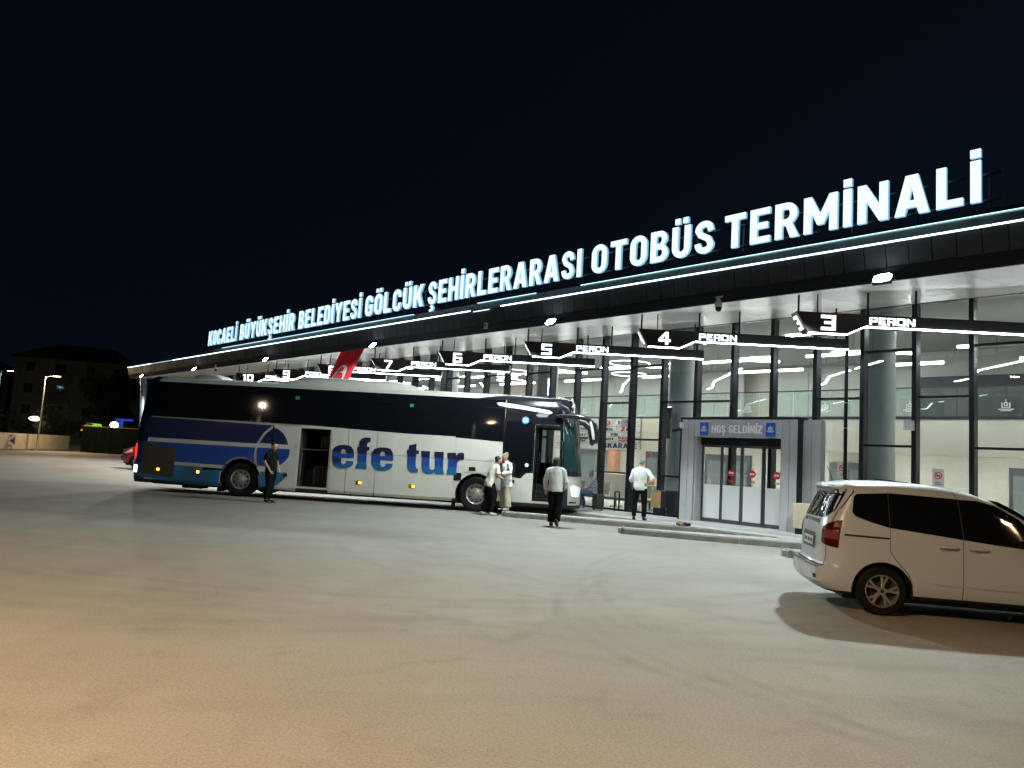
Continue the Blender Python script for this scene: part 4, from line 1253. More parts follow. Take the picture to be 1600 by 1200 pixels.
# --- black front quarter and door surround
patch('front_quarter_panel', [(.70, 2.09), (.73, 1.12), (1.22, 1.055), (1.28, 1.06), (1.43, 1.22), (1.635, 1.235), (1.635, 2.67), (2.425, 2.67), (2.425, 1.215), (2.50, 1.21), (2.50, 3.34), (.74, 3.35)], M_BBLACK, .007)
patch('quarter_window', [(.76, 2.08), (.80, 1.20), (1.20, 1.12), (1.36, 1.28), (1.58, 1.30), (1.58, 2.72), (.78, 2.72)], M_BGLASS, .013)
patch('front_dome', [(2.5, 2.86), (3.075, 2.86), (3.075, 3.45), (2.5, 3.45)], M_BBLACK, .007)
patch('windscreen', [(2.56, 1.36), (3.075, 1.34), (3.075, 2.85), (2.56, 2.85)], M_BSHIELD, .010)
patch('windscreen', [(2.56, 1.36), (3.075, 1.34), (3.075, 2.85), (2.56, 2.85)], M_BSHIELD, .010, far=True)
patch('windscreen_sill', [(2.5, 1.20), (3.078, 1.20), (3.078, 1.34), (2.5, 1.36)], M_BBLACK, .008)
patch('a_pillar', [(2.505, 1.36), (2.55, 1.36), (2.55, 2.85), (2.505, 2.85)], M_BBLACK, .008)
patch('headlamp', [(2.80, .62), (3.0, .60), (3.05, .86), (2.84, .95), (2.72, .90)], mat('headlamp_glass', (.75, .78, .8), .08, emit=(.9, .95, 1), estr=.5), .010)
patch('front_badge', [(2.72, .42), (2.93, .42), (2.93, .46), (2.72, .46)], M_BBLACK, .009)
# far side band so the coach is whole from other sides
patch('window_band', [(-10.30, 2.26), (1.6, 2.1), (1.6, 3.35), (-10.30, 3.35)], M_BGLASS, .006, far=True)
# --- pale wing under the roof and mirror
patch('white_wing', [(.44, 3.235), (.60, 3.25), (1.30, 3.19), (2.02, 3.09), (2.12, 3.03), (2.02, 2.98), (1.5, 3.05), (.8, 3.12), (.50, 3.17)], mat('coach_silver', (.70, .72, .72), .3, .3), .016)
patch('wing_outline', [(.50, 3.16), (.62, 3.145), (1.52, 2.845), (2.15, 2.815), (2.15, 2.79), (1.5, 2.815)], M_CHROME, .015)
patch('maker_script', [(1.62, 2.93), (1.70, 2.99), (2.0, 2.97), (1.96, 2.89), (1.72, 2.87)], mat('script_grey', (.30, .30, .36), .3, .6), .017)
# --- hold doors, each with its own edge
doors = [(-6.23, -5.44), (-4.455, -3.94), (-3.93, -3.06), (-3.05, -.70)]
for (a, c) in doors:
    for (z0, z1) in ((.285, 1.498), (1.508, 2.17)):
        if a < -6: poly = [(-6.22, .30), (c, .285), (c, 2.17), (-6.22, 2.17)]
        else: poly = [(a + .008, z0), (c - .008, z0), (c - .008, z1), (a + .008, z1)]
        if a < -6 and z0 > 1: continue
        patch('hold_door', poly, M_BWHITE, .012, thick=.01)
patch('upper_side_panel', [(-.68, 1.51), (.69, 1.51), (.69, 2.06), (.2, 2.105), (-.68, 2.135)], M_BWHITE, .010)
patch('waist_trim', [(-4.44, 1.499), (-.70, 1.499), (-.70, 1.507), (-4.44, 1.507)], M_CHROME, .016)
patch('fuel_flap', [(-.40, 1.14), (.44, 1.14), (.69, 1.30), (.69, 1.47), (-.40, 1.49)], M_BWHITE, .010)
patch('flap_handle', [(-.26, 1.19), (-.06, 1.19), (-.06, 1.30), (-.26, 1.30)], M_BBLACK, .018)
patch('side_marker_box', [(-.69, .88), (-.47, .88), (-.47, 1.11), (-.69, 1.11)], M_BBLACK, .018)
patch('flap_handle', [(.90, .90), (1.11, .90), (1.11, 1.0), (.90, 1.0)], M_BBLACK, .012)
patch('door_handle_box', [(-5.83, .68), (-5.70, .68), (-5.70, .77), (-5.83, .77)], M_BBLACK, .024)
patch('door_sticker', [(-5.53, 1.56), (-5.49, 1.56), (-5.49, 1.66), (-5.53, 1.66)], mat('sticker_grey', (.35, .35, .34), .5), .024)
# --- lettering: traced heavy slab face, printed in three bands of blue
LET = {
 'e': [[(-4.37, 1.44), (-4.37, 1.57), (-4.3, 1.67), (-4.16, 1.72), (-3.97, 1.73), (-3.83, 1.7), (-3.75, 1.6), (-3.72, 1.47), (-3.72, 1.35), (-4.1, 1.35), (-4.1, 1.25), (-4.07, 1.17), (-4.01, 1.15), (-3.95, 1.19), (-3.94, 1.26), (-3.72, 1.26), (-3.73, 1.16), (-3.81, 1.08), (-3.98, 1.03), (-4.18, 1.04), (-4.3, 1.11), (-4.36, 1.25)],
       [(-4.12, 1.47), (-4.12, 1.54), (-4.1, 1.59), (-4.05, 1.61), (-4.0, 1.59), (-3.97, 1.53), (-3.96, 1.47)]],
 'f': [[(-3.59, 1.7), (-3.58, 1.84), (-3.52, 1.95), (-3.4, 1.99), (-3.25, 1.98), (-3.25, 1.86), (-3.32, 1.84), (-3.35, 1.78), (-3.35, 1.72), (-3.27, 1.72), (-3.27, 1.6), (-3.34, 1.59), (-3.33, 1.21), (-3.3, 1.05), (-3.64, 1.05), (-3.62, 1.17), (-3.58, 1.2), (-3.61, 1.58), (-3.63, 1.59), (-3.64, 1.69)]],
 't': [[(-2.08, 1.83), (-1.86, 1.89), (-1.86, 1.7), (-1.77, 1.69), (-1.77, 1.59), (-1.85, 1.59), (-1.85, 1.27), (-1.82, 1.17), (-1.76, 1.15), (-1.77, 1.04), (-1.92, 1.03), (-2.03, 1.08), (-2.08, 1.17), (-2.1, 1.58), (-2.13, 1.6), (-2.13, 1.69), (-2.08, 1.69)]],
 'u': [[(-1.7, 1.69), (-1.44, 1.69), (-1.43, 1.24), (-1.4, 1.16), (-1.34, 1.15), (-1.26, 1.19), (-1.27, 1.49), (-1.3, 1.56), (-1.3, 1.69), (-1.03, 1.69), (-1.02, 1.21), (-.98, 1.04), (-1.22, 1.03), (-1.25, 1.08), (-1.36, 1.03), (-1.51, 1.03), (-1.63, 1.1), (-1.66, 1.23), (-1.66, 1.48), (-1.69, 1.54)]],
 'r': [[(-.91, 1.68), (-.66, 1.69), (-.66, 1.61), (-.59, 1.69), (-.49, 1.71), (-.42, 1.68), (-.42, 1.5), (-.55, 1.5), (-.61, 1.4), (-.62, 1.05), (-.91, 1.04), (-.9, 1.16), (-.87, 1.22), (-.88, 1.51), (-.91, 1.55)]],
}
LET['e2'] = [[(x + 1.19, z - .005) for x, z in lp] for lp in LET['e']]
def band_material():
    m = bpy.data.materials.new('lettering_bands')
    m.use_nodes = True
    nt = m.node_tree
    b_ = nt.nodes['Principled BSDF']
    tc = nt.nodes.new('ShaderNodeTexCoord')
    sx = nt.nodes.new('ShaderNodeSeparateXYZ')
    nt.links.new(tc.outputs['Object'], sx.inputs[0])
    mr = nt.nodes.new('ShaderNodeMapRange')
    mr.inputs['From Min'].default_value = 1.0; mr.inputs['From Max'].default_value = 2.0
    nt.links.new(sx.outputs[2], mr.inputs['Value'])
    rp = nt.nodes.new('ShaderNodeValToRGB')
    rp.color_ramp.interpolation = 'CONSTANT'
    e = rp.color_ramp.elements
    e[0].position = 0; e[0].color = (.008, .10, .27, 1)
    e[1].position = .26; e[1].color = (.009, .05, .26, 1)
    e3 = e.new(.50); e3.color = (.006, .010, .045, 1)
    nt.links.new(mr.outputs[0], rp.inputs['Fac'])
    nt.links.new(rp.outputs['Color'], b_.inputs['Base Color'])
    b_.inputs['Roughness'].default_value = .35
    return m
M_BAND = band_material()
for k, loops in LET.items():
    patch('lettering', loops[0], M_BAND, .0265, holes=loops[1:])
# fleet number roundel and window stickers
patch('fleet_roundel', arcp(1.33, 2.765, .11, .11, 0, 360, 22)[:-1], mat('roundel_blue', (.03, .22, .48), .4), .016)
for ch, px in (('2', 1.255), ('7', 1.335)):
    g_, w_ = glyph(ch)
    for grp in g_:
        patch('fleet_number', [(px + q[0] * .10, 2.71 + q[1] * .11) for q in grp[0]], M_WHITE, .020)
for x, z in ((-5.62, 3.06), (-2.1, 3.02)):
    patch('window_sticker', rc(x - .06, z - .05, x + .06, z + .05), mat('green_sticker', (.03, .22, .11), .4), .018)
patch('window_sticker', arcp(1.44, 1.45, .06, .06, 0, 360, 16)[:-1], mat('white_sticker', (.6, .6, .58), .5), .018)
for x in (-3.3, .1):
    patch('window_catch', rc(x, 3.09, x + .55, 3.105), M_RUB, .018)
# --- engine grille and marker lamps
gr = patch('engine_grille', [(-10.27, .52), (-9.3, .44), (-9.22, .5), (-9.23, 1.22), (-9.30, 1.33), (-9.75, 1.42), (-10.27, 1.42)], M_GRILLE, .012)
for i in range(15):
    z = .54 + i * .055
    patch('grille_slat', [(-10.25, z), (-9.26, z - .02), (-9.26, z + .004), (-10.25, z + .026)], mat('grille_slat_paint', (.075, .062, .045), .55), .022, parent=gr)
for x, z, on in ((-9.75, .67, 1.3), (-8.5, .66, 1), (-3.51, .64, 1), (-1.91, .63, 1)):
    lm = patch('side_marker', rc(x - .09, z - .055, x + .09, z + .055), M_AMBH, .024, thick=.01)
    patch('marker_bulb', rc(x - .005, z - .035, x + .075, z + .035), M_AMBER, .030, parent=lm)
patch('tail_lamp', [(-10.63, .95), (-10.52, .95), (-10.46, 1.08), (-10.50, 1.40), (-10.63, 1.44)], emat('tail_red', (1.0, .02, .015), 3.2), .014)
patch('reversing_lamp', [(-10.62, .56), (-10.40, .54), (-10.40, .76), (-10.62, .76)], emat('reverse_white', (.72, .88, 1.0), 5.0), .014)
# --- underside, flaps
boxpart('chassis', MATS['dark_void'], bus, -10.0, 2.4, .25, 2.25, .22, .40)
boxpart('mud_flap', M_RUB, bus, -8.95, -8.35, .05, .5, .16, .30)
boxpart('mud_flap', M_RUB, bus, -7.86, -7.80, .06, .6, .12, .45)
boxpart('mud_flap', M_RUB, bus, -.72, -.67, .06, .5, .10, .42)
# --- wheels
tyre = MB().lathe([(.30, .02), (.36, -.01), (.47, -.01), (.515, .03), (.52, .08), (.52, .24), (.515, .28), (.47, .31), (.33, .31)], (0, 0, 0), 'y', 44, caps=False).mesh('tyre', M_RUB, angle=.7)
rim = MB().lathe([(.305, .03), (.30, .0), (.285, .01), (.275, .05), (.26, .07), (.17, .045), (.155, .02), (.13, .015)], (0, 0, 0), 'y', 44, caps=False)
rim.lathe([(.13, .015), (.125, -.03), (.10, -.045), (0.001, -.05)], (0, 0, 0), 'y', 28, caps=False)
holes = rim
for k in range(10):
    w = 2 * math.pi * k / 10
    holes.lathe([(.026, .035), (.026, .06)], (.215 * math.cos(w), 0, .215 * math.sin(w)), 'y', 10, mi=1)
nuts = rim
for k in range(10):
    w = 2 * math.pi * (k + .5) / 10
    nuts.lathe([(.014, -.012), (.014, .03)], (.15 * math.cos(w), 0, .15 * math.sin(w)), 'y', 6, mi=2)
rim = rim.mesh('rim', [M_RIM, M_RUB, M_CHROME], angle=.5)
for (x, z, y, fl_) in ((0, .52, .03, 1), (-7.16, .52, .05, 1), (0, .52, 2.47, -1), (-7.16, .52, 2.45, -1)):
    wr = link_mesh('wheel', tyre, bus, (x, y, z), (0, R(13), 0 if fl_ > 0 else math.pi))
    for nm, me_ in (('rim', rim),):
        link_mesh(nm, me_, wr)
# --- roof units
def pod(name, x0, x1, y0, y1, z0, z1, m):
    b = MB()
    st = [(0, .02), (.06, .45), (.16, .85), (.3, 1), (.72, 1), (.86, .8), (.95, .4), (1, .02)]
    vs, fs = [], []
    n = 11
    for t, h in st:
        x = x0 + (x1 - x0) * t
        for k in range(n):
            a = math.pi * k / (n - 1)
            c = -math.cos(a)
            yy = (y0 + y1) / 2 + (y1 - y0) / 2 * math.copysign(abs(c) ** .7, c) * (.82 + .18 * h)
            vs.append((x, yy, z0 + (z1 - z0) * h * (math.sin(a) ** .45 if 0 < k < n - 1 else 0)))
    for i in range(len(st) - 1):
        for k in range(n - 1):
            fs.append((i * n + k, i * n + k + 1, (i + 1) * n + k + 1, (i + 1) * n + k))
        fs.append((i * n, (i + 1) * n, (i + 1) * n + n - 1, i * n + n - 1))
    b.add(vs, fs)
    return b.build(name, m, bus, angle=.7)
pod('roof_air_unit', -6.55, -1.75, .38, 2.12, 3.46, 3.80, M_BWHITE)
pod('roof_vent', -9.4, -8.3, .75, 1.75, 3.50, 3.72, mat('vent_grey', (.33, .34, .35), .4))
# --- mirrors
def mirror(far):
    f = (lambda p: (p[0], 2.5 - p[1], p[2])) if far else (lambda p: p)
    arm = MB().tube([f((2.20, -.03, 2.92)), f((2.50, -.10, 2.95)), f((2.85, -.20, 2.95)), f((3.12, -.28, 2.90)), f((3.28, -.32, 2.76))], [.05, .065, .07, .075, .08], n=10)
    m = arm.build('mirror_arm', M_BBLACK, bus, angle=.8)
    hd = MB().tube([f((3.24, -.31, 2.84)), f((3.34, -.33, 2.70)), f((3.40, -.33, 2.48)), f((3.42, -.32, 2.28)), f((3.40, -.31, 2.20))], [.05, .095, .10, .085, .04], [.06, .13, .14, .12, .05], n=12, lat=(1, 0, 0))
    hd.build('mirror_housing', M_BBLACK, m, angle=.8)
    gl = MB().tube([f((3.22, -.36, 2.80)), f((3.29, -.40, 2.66)), f((3.33, -.40, 2.48)), f((3.34, -.39, 2.30))], [.03, .06, .065, .045], [.04, .05, .05, .04], n=10, lat=(1, 0, 0))
    gl.build('mirror_shell', MATS['coach_silver'], m, angle=.8)
mirror(False)
mirror(True)
# --- inside the doorway and the hold
for i in range(3):
    boxpart('step', M_RUB, bus, 1.66, 2.40, .10 + i * .3, .40 + i * .3, .425, .50 + i * .2)
MB().tube([(1.74, .10, .55), (1.74, .12, 2.4)], .018, n=8).build('grab_rail', M_CHROME, bus)
boxpart('dashboard', mat('dash_grey', (.05, .055, .06), .5), bus, 2.1, 2.41, 1.2, 2.2, .9, 1.55)
MB().tube([(2.02 + .02 * math.sin(2 * math.pi * k / 20), 1.85 + .22 * math.cos(2 * math.pi * k / 20), 1.6 + .2 * math.sin(2 * math.pi * k / 20)) for k in range(21)], .015, n=6).build('steering_wheel', M_RUB, bus)
MB().box(1.66, 1.9, 1.5, 2.0, .9, 1.1).box(1.66, 1.75, 1.5, 2.0, 1.1, 1.9).build('driver_seat', M_NAVY, bus)
MB().box(1.645, 1.675, .02, .12, .45, 2.62).box(2.385, 2.415, .02, .12, .45, 2.62).box(1.68, 2.38, .02, .12, 2.58, 2.64).build('door_frame', M_BBLACK, bus)
boxpart('hold_shelf', mat('hold_steel', (.22, .22, .22), .5, .5), bus, -5.39, -4.50, .25, 1.45, 1.52, 1.545)
MB().tube([(-5.33, .06, 1.35), (-5.35, .06, .72)], .014, n=8).build('gas_strut', M_CHROME, bus)
for p in ((-5.33, .06, 1.37), (-5.35, .06, .70)):
    MB().ball(p, .035, .03, .025).build('strut_joint', M_CHROME, bus, smooth=True)
def luggage(x, y, z, w, h, d, m, lab):
    lr = link_mesh('suitcase', MB().prism(rrect(-w / 2, 0, w / 2, h, min(w, h) * .14), -d / 2, d / 2).mesh('suitcase', m, angle=.6), None)
    lr.matrix_world = Matrix.Translation((-.863, 22.29, 0)) @ Matrix.Rotation(R(-4.264), 4, 'Z') @ Matrix.Translation((x, y, z))
    tag(lr, lab, 'suitcase', 'luggage in the coach hold')
    MB().tube([(-w * .2, 0, h), (-w * .2, 0, h + .04), (w * .2, 0, h + .04), (w * .2, 0, h)], .01, n=6).build('handle', M_RUB, lr)
    for i in (-.25, 0, .25):
        MB().box(w * i - .006, w * i + .006, -d / 2 - .008, -d / 2 - .001, .05, h - .05).build('shell_rib', M_RUB, lr)
luggage(-4.80, .45, .425, .46, .62, .3, mat('luggage_grey', (.025, .025, .028), .5), 'dark grey suitcase standing low in the open coach hold')
luggage(-5.20, .65, .425, .3, .5, .3, mat('luggage_black', (.02, .02, .022), .5), 'black suitcase behind the strut in the open coach hold')
luggage(-4.72, .55, 1.55, .36, .42, .3, mat('luggage_brown', (.06, .038, .028), .7), 'brown bag on the upper shelf of the open coach hold')
# ================================================================== VAN (also the red car far behind the coach)
M_VWHITE = mat('van_white', (.46, .515, .60), .28, coat=.5)
M_VGLASS = mat('van_glass', (.005, .006, .008), .05, spec=.5)
M_VREAR = mat('van_rear_glass', (.010, .012, .015), .03, spec=.9)
M_PLAST = mat('black_plastic', (.014, .014, .015), .6)
M_ALLOY = mat('van_alloy', (.50, .47, .43), .3, .8, noise_amt=.15, noise_scale=10)
M_TAIL = mat('tail_lens', (.06, .004, .006), .12, coat=.6)
M_TAILC = mat('tail_lens_clear', (.20, .05, .05), .12, coat=.6)

RT = [(-.75, 1.545), (-.5, 1.56), (-.2, 1.59), (.2, 1.605), (.6, 1.595), (.86, 1.572), (1.1, 1.525), (1.3, 1.455), (1.55, 1.325), (1.75, 1.20), (1.98, 1.05), (2.3, .985), (2.7, .90), (2.92, .80), (3.02, .68)]
VP = [(.215, .10), (.25, .035), (.34, .008), (.46, 0), (.62, -.006), (.78, .0), (.88, .012), (.97, .014), (1.03, .035), (1.44, .13), (1.50, .155), (1.545, .21), (1.575, .32), (1.59, .5), (1.60, .83)]
VRI = [(-.66, .83), (-.657, .55), (-.648, .36), (-.63, .22), (-.60, .13), (-.55, .065), (-.46, .02), (-.32, 0)]
VFI = [(2.45, 0), (2.65, .04), (2.8, .12), (2.9, .25), (2.97, .45), (3.0, .83)]
XR_ = [(.2, -.56), (.26, -.70), (.34, -.765), (.45, -.775), (.505, -.765), (.53, -.70), (.56, -.665), (.72, -.672), (.95, -.660), (1.08, -.635), (1.2, -.595), (1.35, -.53), (1.45, -.485), (1.50, -.50), (1.54, -.545), (1.6, -.52)]
def vbase(x, z):
    Rz = lut(RT, x)
    return z if z <= .7 else .7 + (z - .7) * .9 / (Rz - .7)
def vtop(x, zb):
    Rz = lut(RT, x)
    return zb if zb <= .7 else .7 + (zb - .7) * (Rz - .7) / .9
def vins(x):
    return lut(VRI, x) if x < 1 else lut(VFI, x)
def vq(x, z):
    k = vins(x)
    zb = vbase(x, z)
    y = k + lut(VP, zb) * (1 - min(1, k / .83))
    w = max(0, min(1, (-.25 - x) / .33))
    w = w * w * (3 - 2 * w)
    sh = (lut(XR_, zb) + .66) * w
    if x > 2.5: sh -= max(0, .45 - z) * .25 * min(1, (x - 2.5) / .4)
    return Vector((x + sh, y, z))
def vsp(x, z, off=0, far=False):
    p = vq(x, z)
    if off:
        e = .004
        n = (vq(x + e, z) - vq(x - e, z)).cross(vq(x, z + e) - vq(x, z - e))
        n = n.normalized() if n.length > 1e-9 else Vector((0, -1, 0))
        if n.dot(Vector((p.x - 1.0, (p.y - .83) * 2, 0))) < 0: n = -n
        p = p + n * off
    if far: p.y = 1.66 - p.y
    return p
VX = [-.66, -.657, -.648, -.63, -.60, -.55, -.46, -.40, -.32, -.25, 0, .2, .6, .86, 1.1, 1.3, 1.45, 1.55, 1.75, 1.98, 2.3, 2.45, 2.65, 2.8, 2.9, 2.97, 3.0]

def vpatch(name, poly, m, root, off=.005, parent=None, far=False, rear=False, holes=(), thick=0.0):
    loops = [list(poly)] + [list(h) for h in holes]
    flat = [q for lp in loops for q in lp]
    tris = tessellate_polygon([[Vector((q[0], q[1], 0)) for q in lp] for lp in loops])
    bm = bmesh.new()
    vv = [bm.verts.new((q[0], 0, q[1])) for q in flat]
    for t in tris:
        try: bm.faces.new([vv[i] for i in t])
        except ValueError: pass
    lo, hi = min(q[0] for q in flat), max(q[0] for q in flat)
    zl, zh = min(q[1] for q in flat), max(q[1] for q in flat)
    xs = [lo + (hi - lo) * i / 12 for i in range(1, 12)] if (rear or hi < 0) else [x for x in VX if lo + .01 < x < hi - .01] + [lo + (hi - lo) * i / 6 for i in range(1, 6)]
    zs = [zl + (zh - zl) * i / 8 for i in range(1, 8)]
    for x in xs:
        bmesh.ops.bisect_plane(bm, geom=bm.verts[:] + bm.edges[:] + bm.faces[:], plane_co=(x, 0, 0), plane_no=(1, 0, 0))
    for z in zs:
        bmesh.ops.bisect_plane(bm, geom=bm.verts[:] + bm.edges[:] + bm.faces[:], plane_co=(0, 0, z), plane_no=(0, 0, 1))
    bmesh.ops.recalc_face_normals(bm, faces=bm.faces)
    inv = sorted((k, x) for x, k in VRI)
    for v in bm.verts:
        if rear:   # poly given as (y across the tail, z)
            y = v.co.x
            fr = y > .83
            yy = 1.66 - y if fr else y
            z = v.co.z
            pr = lut(VP, vbase(-.6, z))
            k = max(0, min(.83, (yy - pr) / (1 - pr / .83)))
            v.co = vsp(lut(inv, k), z, off, fr)
        else:
            v.co = vsp(v.co.x, v.co.z, off, far)
    if thick: bmesh.ops.solidify(bm, geom=bm.faces[:], thickness=thick)
    me = bpy.data.meshes.new(name)
    bm.to_mesh(me); bm.free()
    me.materials.append(m)
    me.polygons.foreach_set('use_smooth', [not thick] * len(me.polygons))
    return link_mesh(name, me, parent or root)

def make_van(root, paint, plate=True):
    b = MB()
    zz = [z for z, _ in VP]
    vs, fs = [], []
    xs = []
    for a, c in zip(VX[:-1], VX[1:]):
        n = max(1, int((c - a) / .13))
        xs += [a + (c - a) * i / n for i in range(n)]
    xs.append(VX[-1])
    # finer heights for the tail's creases
    zz = sorted(set(zz + [.28, .40, .505, .53, .56, .70, 1.1, 1.17, 1.25, 1.35]))
    for x in xs:
        near = [vsp(x, vtop(x, z)) for z in zz]
        far = [vsp(x, vtop(x, z), far=True) for z in zz[:-1]]
        vs += near + far[::-1]
    nr = 2 * len(zz) - 1
    for i in range(len(xs) - 1):
        for k in range(nr):
            fs.append((i * nr + k, i * nr + (k + 1) % nr, (i + 1) * nr + (k + 1) % nr, (i + 1) * nr + k))
    fs.append(tuple(range(nr)))
    fs.append(tuple((len(xs) - 1) * nr + k for k in range(nr)))
    b.add(vs, fs)
    bd = b.build('body', [paint, M_PLAST])
    cc = lambda x, y0, y1: MB().lathe([(.345, y0), (.345, y1)], (x, 0, .29), 'y', 30)
    cut(bd, [cc(0, -.2, .38), cc(0, 1.28, 1.9), cc(2.33, -.2, .38), cc(2.33, 1.28, 1.9)])
    bd.parent = root
    me = bd.data
    me.materials.clear()
    me.materials.append(paint); me.materials.append(M_PLAST)
    for p in me.polygons:
        c = p.center
        p.material_index = 1 if (c.z < .235 or (.02 < c.y < 1.64 and (math.hypot(c.x, c.z - .29) < .36 or math.hypot(c.x - 2.33, c.z - .29) < .36))) else 0
        p.use_smooth = True
    bm = bmesh.new(); bm.from_mesh(me)
    for e in bm.edges: e.smooth = not (len(e.link_faces) == 2 and e.calc_face_angle(0) > .55)
    bm.to_mesh(me); bm.free()
    P = lambda n, poly, m, **k: vpatch(n, poly, m, root, **k)
    for far in (False, True):
        P('rear_quarter_window', [(-.345, 1.20), (-.30, 1.155), (-.12, 1.095), (.080, 1.045), (.080, 1.455), (-.27, 1.425), (-.33, 1.39)], M_VGLASS, far=far)
        P('sliding_door_window', [(.10, 1.042), (.86, .965), (.83, 1.435), (.10, 1.458)], M_VGLASS, far=far)
        P('window_pillar', [(.078, 1.045), (.102, 1.043), (.102, 1.457), (.078, 1.455)], M_VGLASS, far=far, off=.004)
        P('window_pillar', [(.845, .966), (.975, .954), (.945, 1.428), (.82, 1.434)], M_VGLASS, far=far, off=.004)
        P('front_window', [(.96, .955), (1.72, .885), (1.80, .96), (1.55, 1.235), (1.30, 1.375), (1.10, 1.425), (.93, 1.43)], M_VGLASS, far=far)
        sm = mat('shut_line', (.02, .02, .02), .9)
        P('window_divider', [(.084, 1.05), (.094, 1.05), (.094, 1.452), (.084, 1.452)], M_PLAST, off=.007, far=far)
        P('window_divider', [(.895, .965), (.912, .965), (.884, 1.428), (.870, 1.428)], M_PLAST, off=.007, far=far)
        P('shut_line', [(.083, .76), (.089, .76), (.096, 1.58), (.090, 1.58)], sm, off=.002, far=far)
        P('shut_line', [(.885, .26), (.892, .26), (.900, .95), (.893, .95)], sm, off=.002, far=far)
        P('shut_line', [(.86, 1.435), (.867, 1.435), (.84, 1.52), (.80, 1.535), (.80, 1.53), (.835, 1.515)], sm, off=.002, far=far)
        P('shut_line', [(.086, .76), (.093, .762), (.16, .66), (.29, .52), (.335, .40), (.35, .26), (.343, .26), (.328, .395), (.283, .515), (.155, .653)], sm, off=.002, far=far)
        P('slide_rail', [(-.43, .915), (.08, .905), (.08, .927), (-.43, .938)], M_PLAST, off=.004, far=far)
        P('sill_trim', [(.335, .222), (1.99, .222), (1.99, .262), (.335, .262)], M_PLAST, off=.006, far=far)
        P('body_crease', [(.50, .435), (.66, .415), (1.85, .40), (1.85, .412), (.66, .43)], paint, off=.010, far=far)
        P('tail_lamp', [(-.632, .80), (-.60, .775), (-.49, .76), (-.465, 1.09), (-.53, 1.085), (-.60, 1.045), (-.632, .99)], M_TAIL, off=.010, far=far, thick=.008)
        P('tail_lamp_clear', [(-.622, .865), (-.49, .855), (-.485, .975), (-.622, .96)], M_TAILC, off=.013, far=far)
        P('headlamp', [(2.55, .74), (2.85, .62), (2.90, .70), (2.62, .84)], mat('van_headlamp', (.6, .6, .6), .08), off=.006, far=far)
        for hx in (.63, .96):
            s = -1 if not far else 1
            y = vsp(hx + .1, .86).y
            y = y if not far else 1.66 - y
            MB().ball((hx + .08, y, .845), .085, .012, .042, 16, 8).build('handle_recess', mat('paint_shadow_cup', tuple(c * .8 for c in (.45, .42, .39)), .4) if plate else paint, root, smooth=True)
            MB().tube([(hx, y + s * .004, .862), (hx + .04, y + s * .03, .866), (hx + .16, y + s * .032, .862), (hx + .22, y + s * .006, .856)], [.012, .017, .017, .01], n=8).build('door_handle', paint, root, smooth=True)
        mx = vsp(1.62, .92).y
        f = (lambda p: p) if not far else (lambda p: (p[0], 1.66 - p[1], p[2]))
        mm = MB().tube([f((1.62, mx + .01, .93)), f((1.63, mx - .05, .95))], [.03, .035], n=8).build('mirror_stalk', M_PLAST, root)
        MB().tube([f((1.58, mx - .13, .98)), f((1.60, mx - .13, .98)), f((1.66, mx - .13, .98)), f((1.72, mx - .12, .98))], [.06, .10, .10, .03], [.06, .085, .08, .03], n=14, lat=(0, 1, 0)).build('mirror_housing', paint, mm, smooth=True)
    # tail: glass, plate, seams, bumper trims
    rg = P('rear_window', [(.175, 1.20), (.27, 1.12), (.40, 1.10), (1.26, 1.10), (1.39, 1.12), (1.485, 1.20), (1.46, 1.475), (.20, 1.475)], M_VREAR, rear=True, off=.006)
    P('tailgate_seam', [(.135, .53), (.145, .53), (.150, 1.12), (.145, 1.50), (.137, 1.50), (.140, 1.12)], mat('shut_line', (.02, .02, .02), .9), rear=True, off=.003)
    P('tailgate_seam', [(1.515, .53), (1.525, .53), (1.523, 1.50), (1.515, 1.50)], mat('shut_line', (.02, .02, .02), .9), rear=True, off=.003)
    P('tailgate_lower_seam', [(.13, .522), (1.53, .522), (1.53, .535), (.13, .535)], mat('shut_line', (.02, .02, .02), .9), rear=True, off=.004)
    P('chrome_strip', [(.42, 1.03), (1.24, 1.03), (1.24, 1.075), (.42, 1.075)], M_CHROME, rear=True, off=.010)
    P('plate_recess', [(.50, .70), (1.16, .70), (1.18, .86), (1.13, .90), (.53, .90), (.48, .86)], M_PLAST, rear=True, off=.006)
    P('number_plate', [(.575, .735), (1.085, .735), (1.085, .845), (.575, .845)], mat('plate_white', (.55, .55, .53), .4), rear=True, off=.012)
    P('plate_marks', [(.61, .765), (.70, .765), (.70, .815), (.61, .815)], M_NAVY, rear=True, off=.015)
    P('plate_marks', [(.74, .765), (.86, .765), (.86, .815), (.74, .815)], M_NAVY, rear=True, off=.015)
    P('plate_marks', [(.90, .765), (1.05, .765), (1.05, .815), (.90, .815)], M_NAVY, rear=True, off=.015)
    P('bumper_step', [(.16, .50), (1.5, .50), (1.5, .518), (.16, .518)], M_PLAST, rear=True, off=.006)
    P('bumper_reflector', [(.16, .37), (.235, .37), (.235, .42), (.16, .42)], M_PLAST, rear=True, off=.006)
    P('bumper_reflector', [(1.42, .37), (1.50, .37), (1.50, .42), (1.42, .42)], M_PLAST, rear=True, off=.006)
    MB().tube([(.55, .83, vtop(.55, 1.60)), (-.02 + .15, .83, vtop(.2, 1.6) + .02)], .008, n=6).build('antenna_base', M_PLAST, root)
    MB().tube([(-.38, .83, 1.57), (-.46, .83, 1.76)], [.008, .004], n=6).build('antenna', M_PLAST, root)
    # windscreen
    w = MB()
    vs = []
    for i in range(7):
        x = 1.34 + .62 * i / 6
        for j in range(9):
            yy = .17 + (1.66 - .34) * j / 8
            zt = lut(RT, x)
            edge = abs(yy - .83) / .83
            vs.append((x, yy, zt + .006 - .12 * max(0, edge - .55) ** 2))
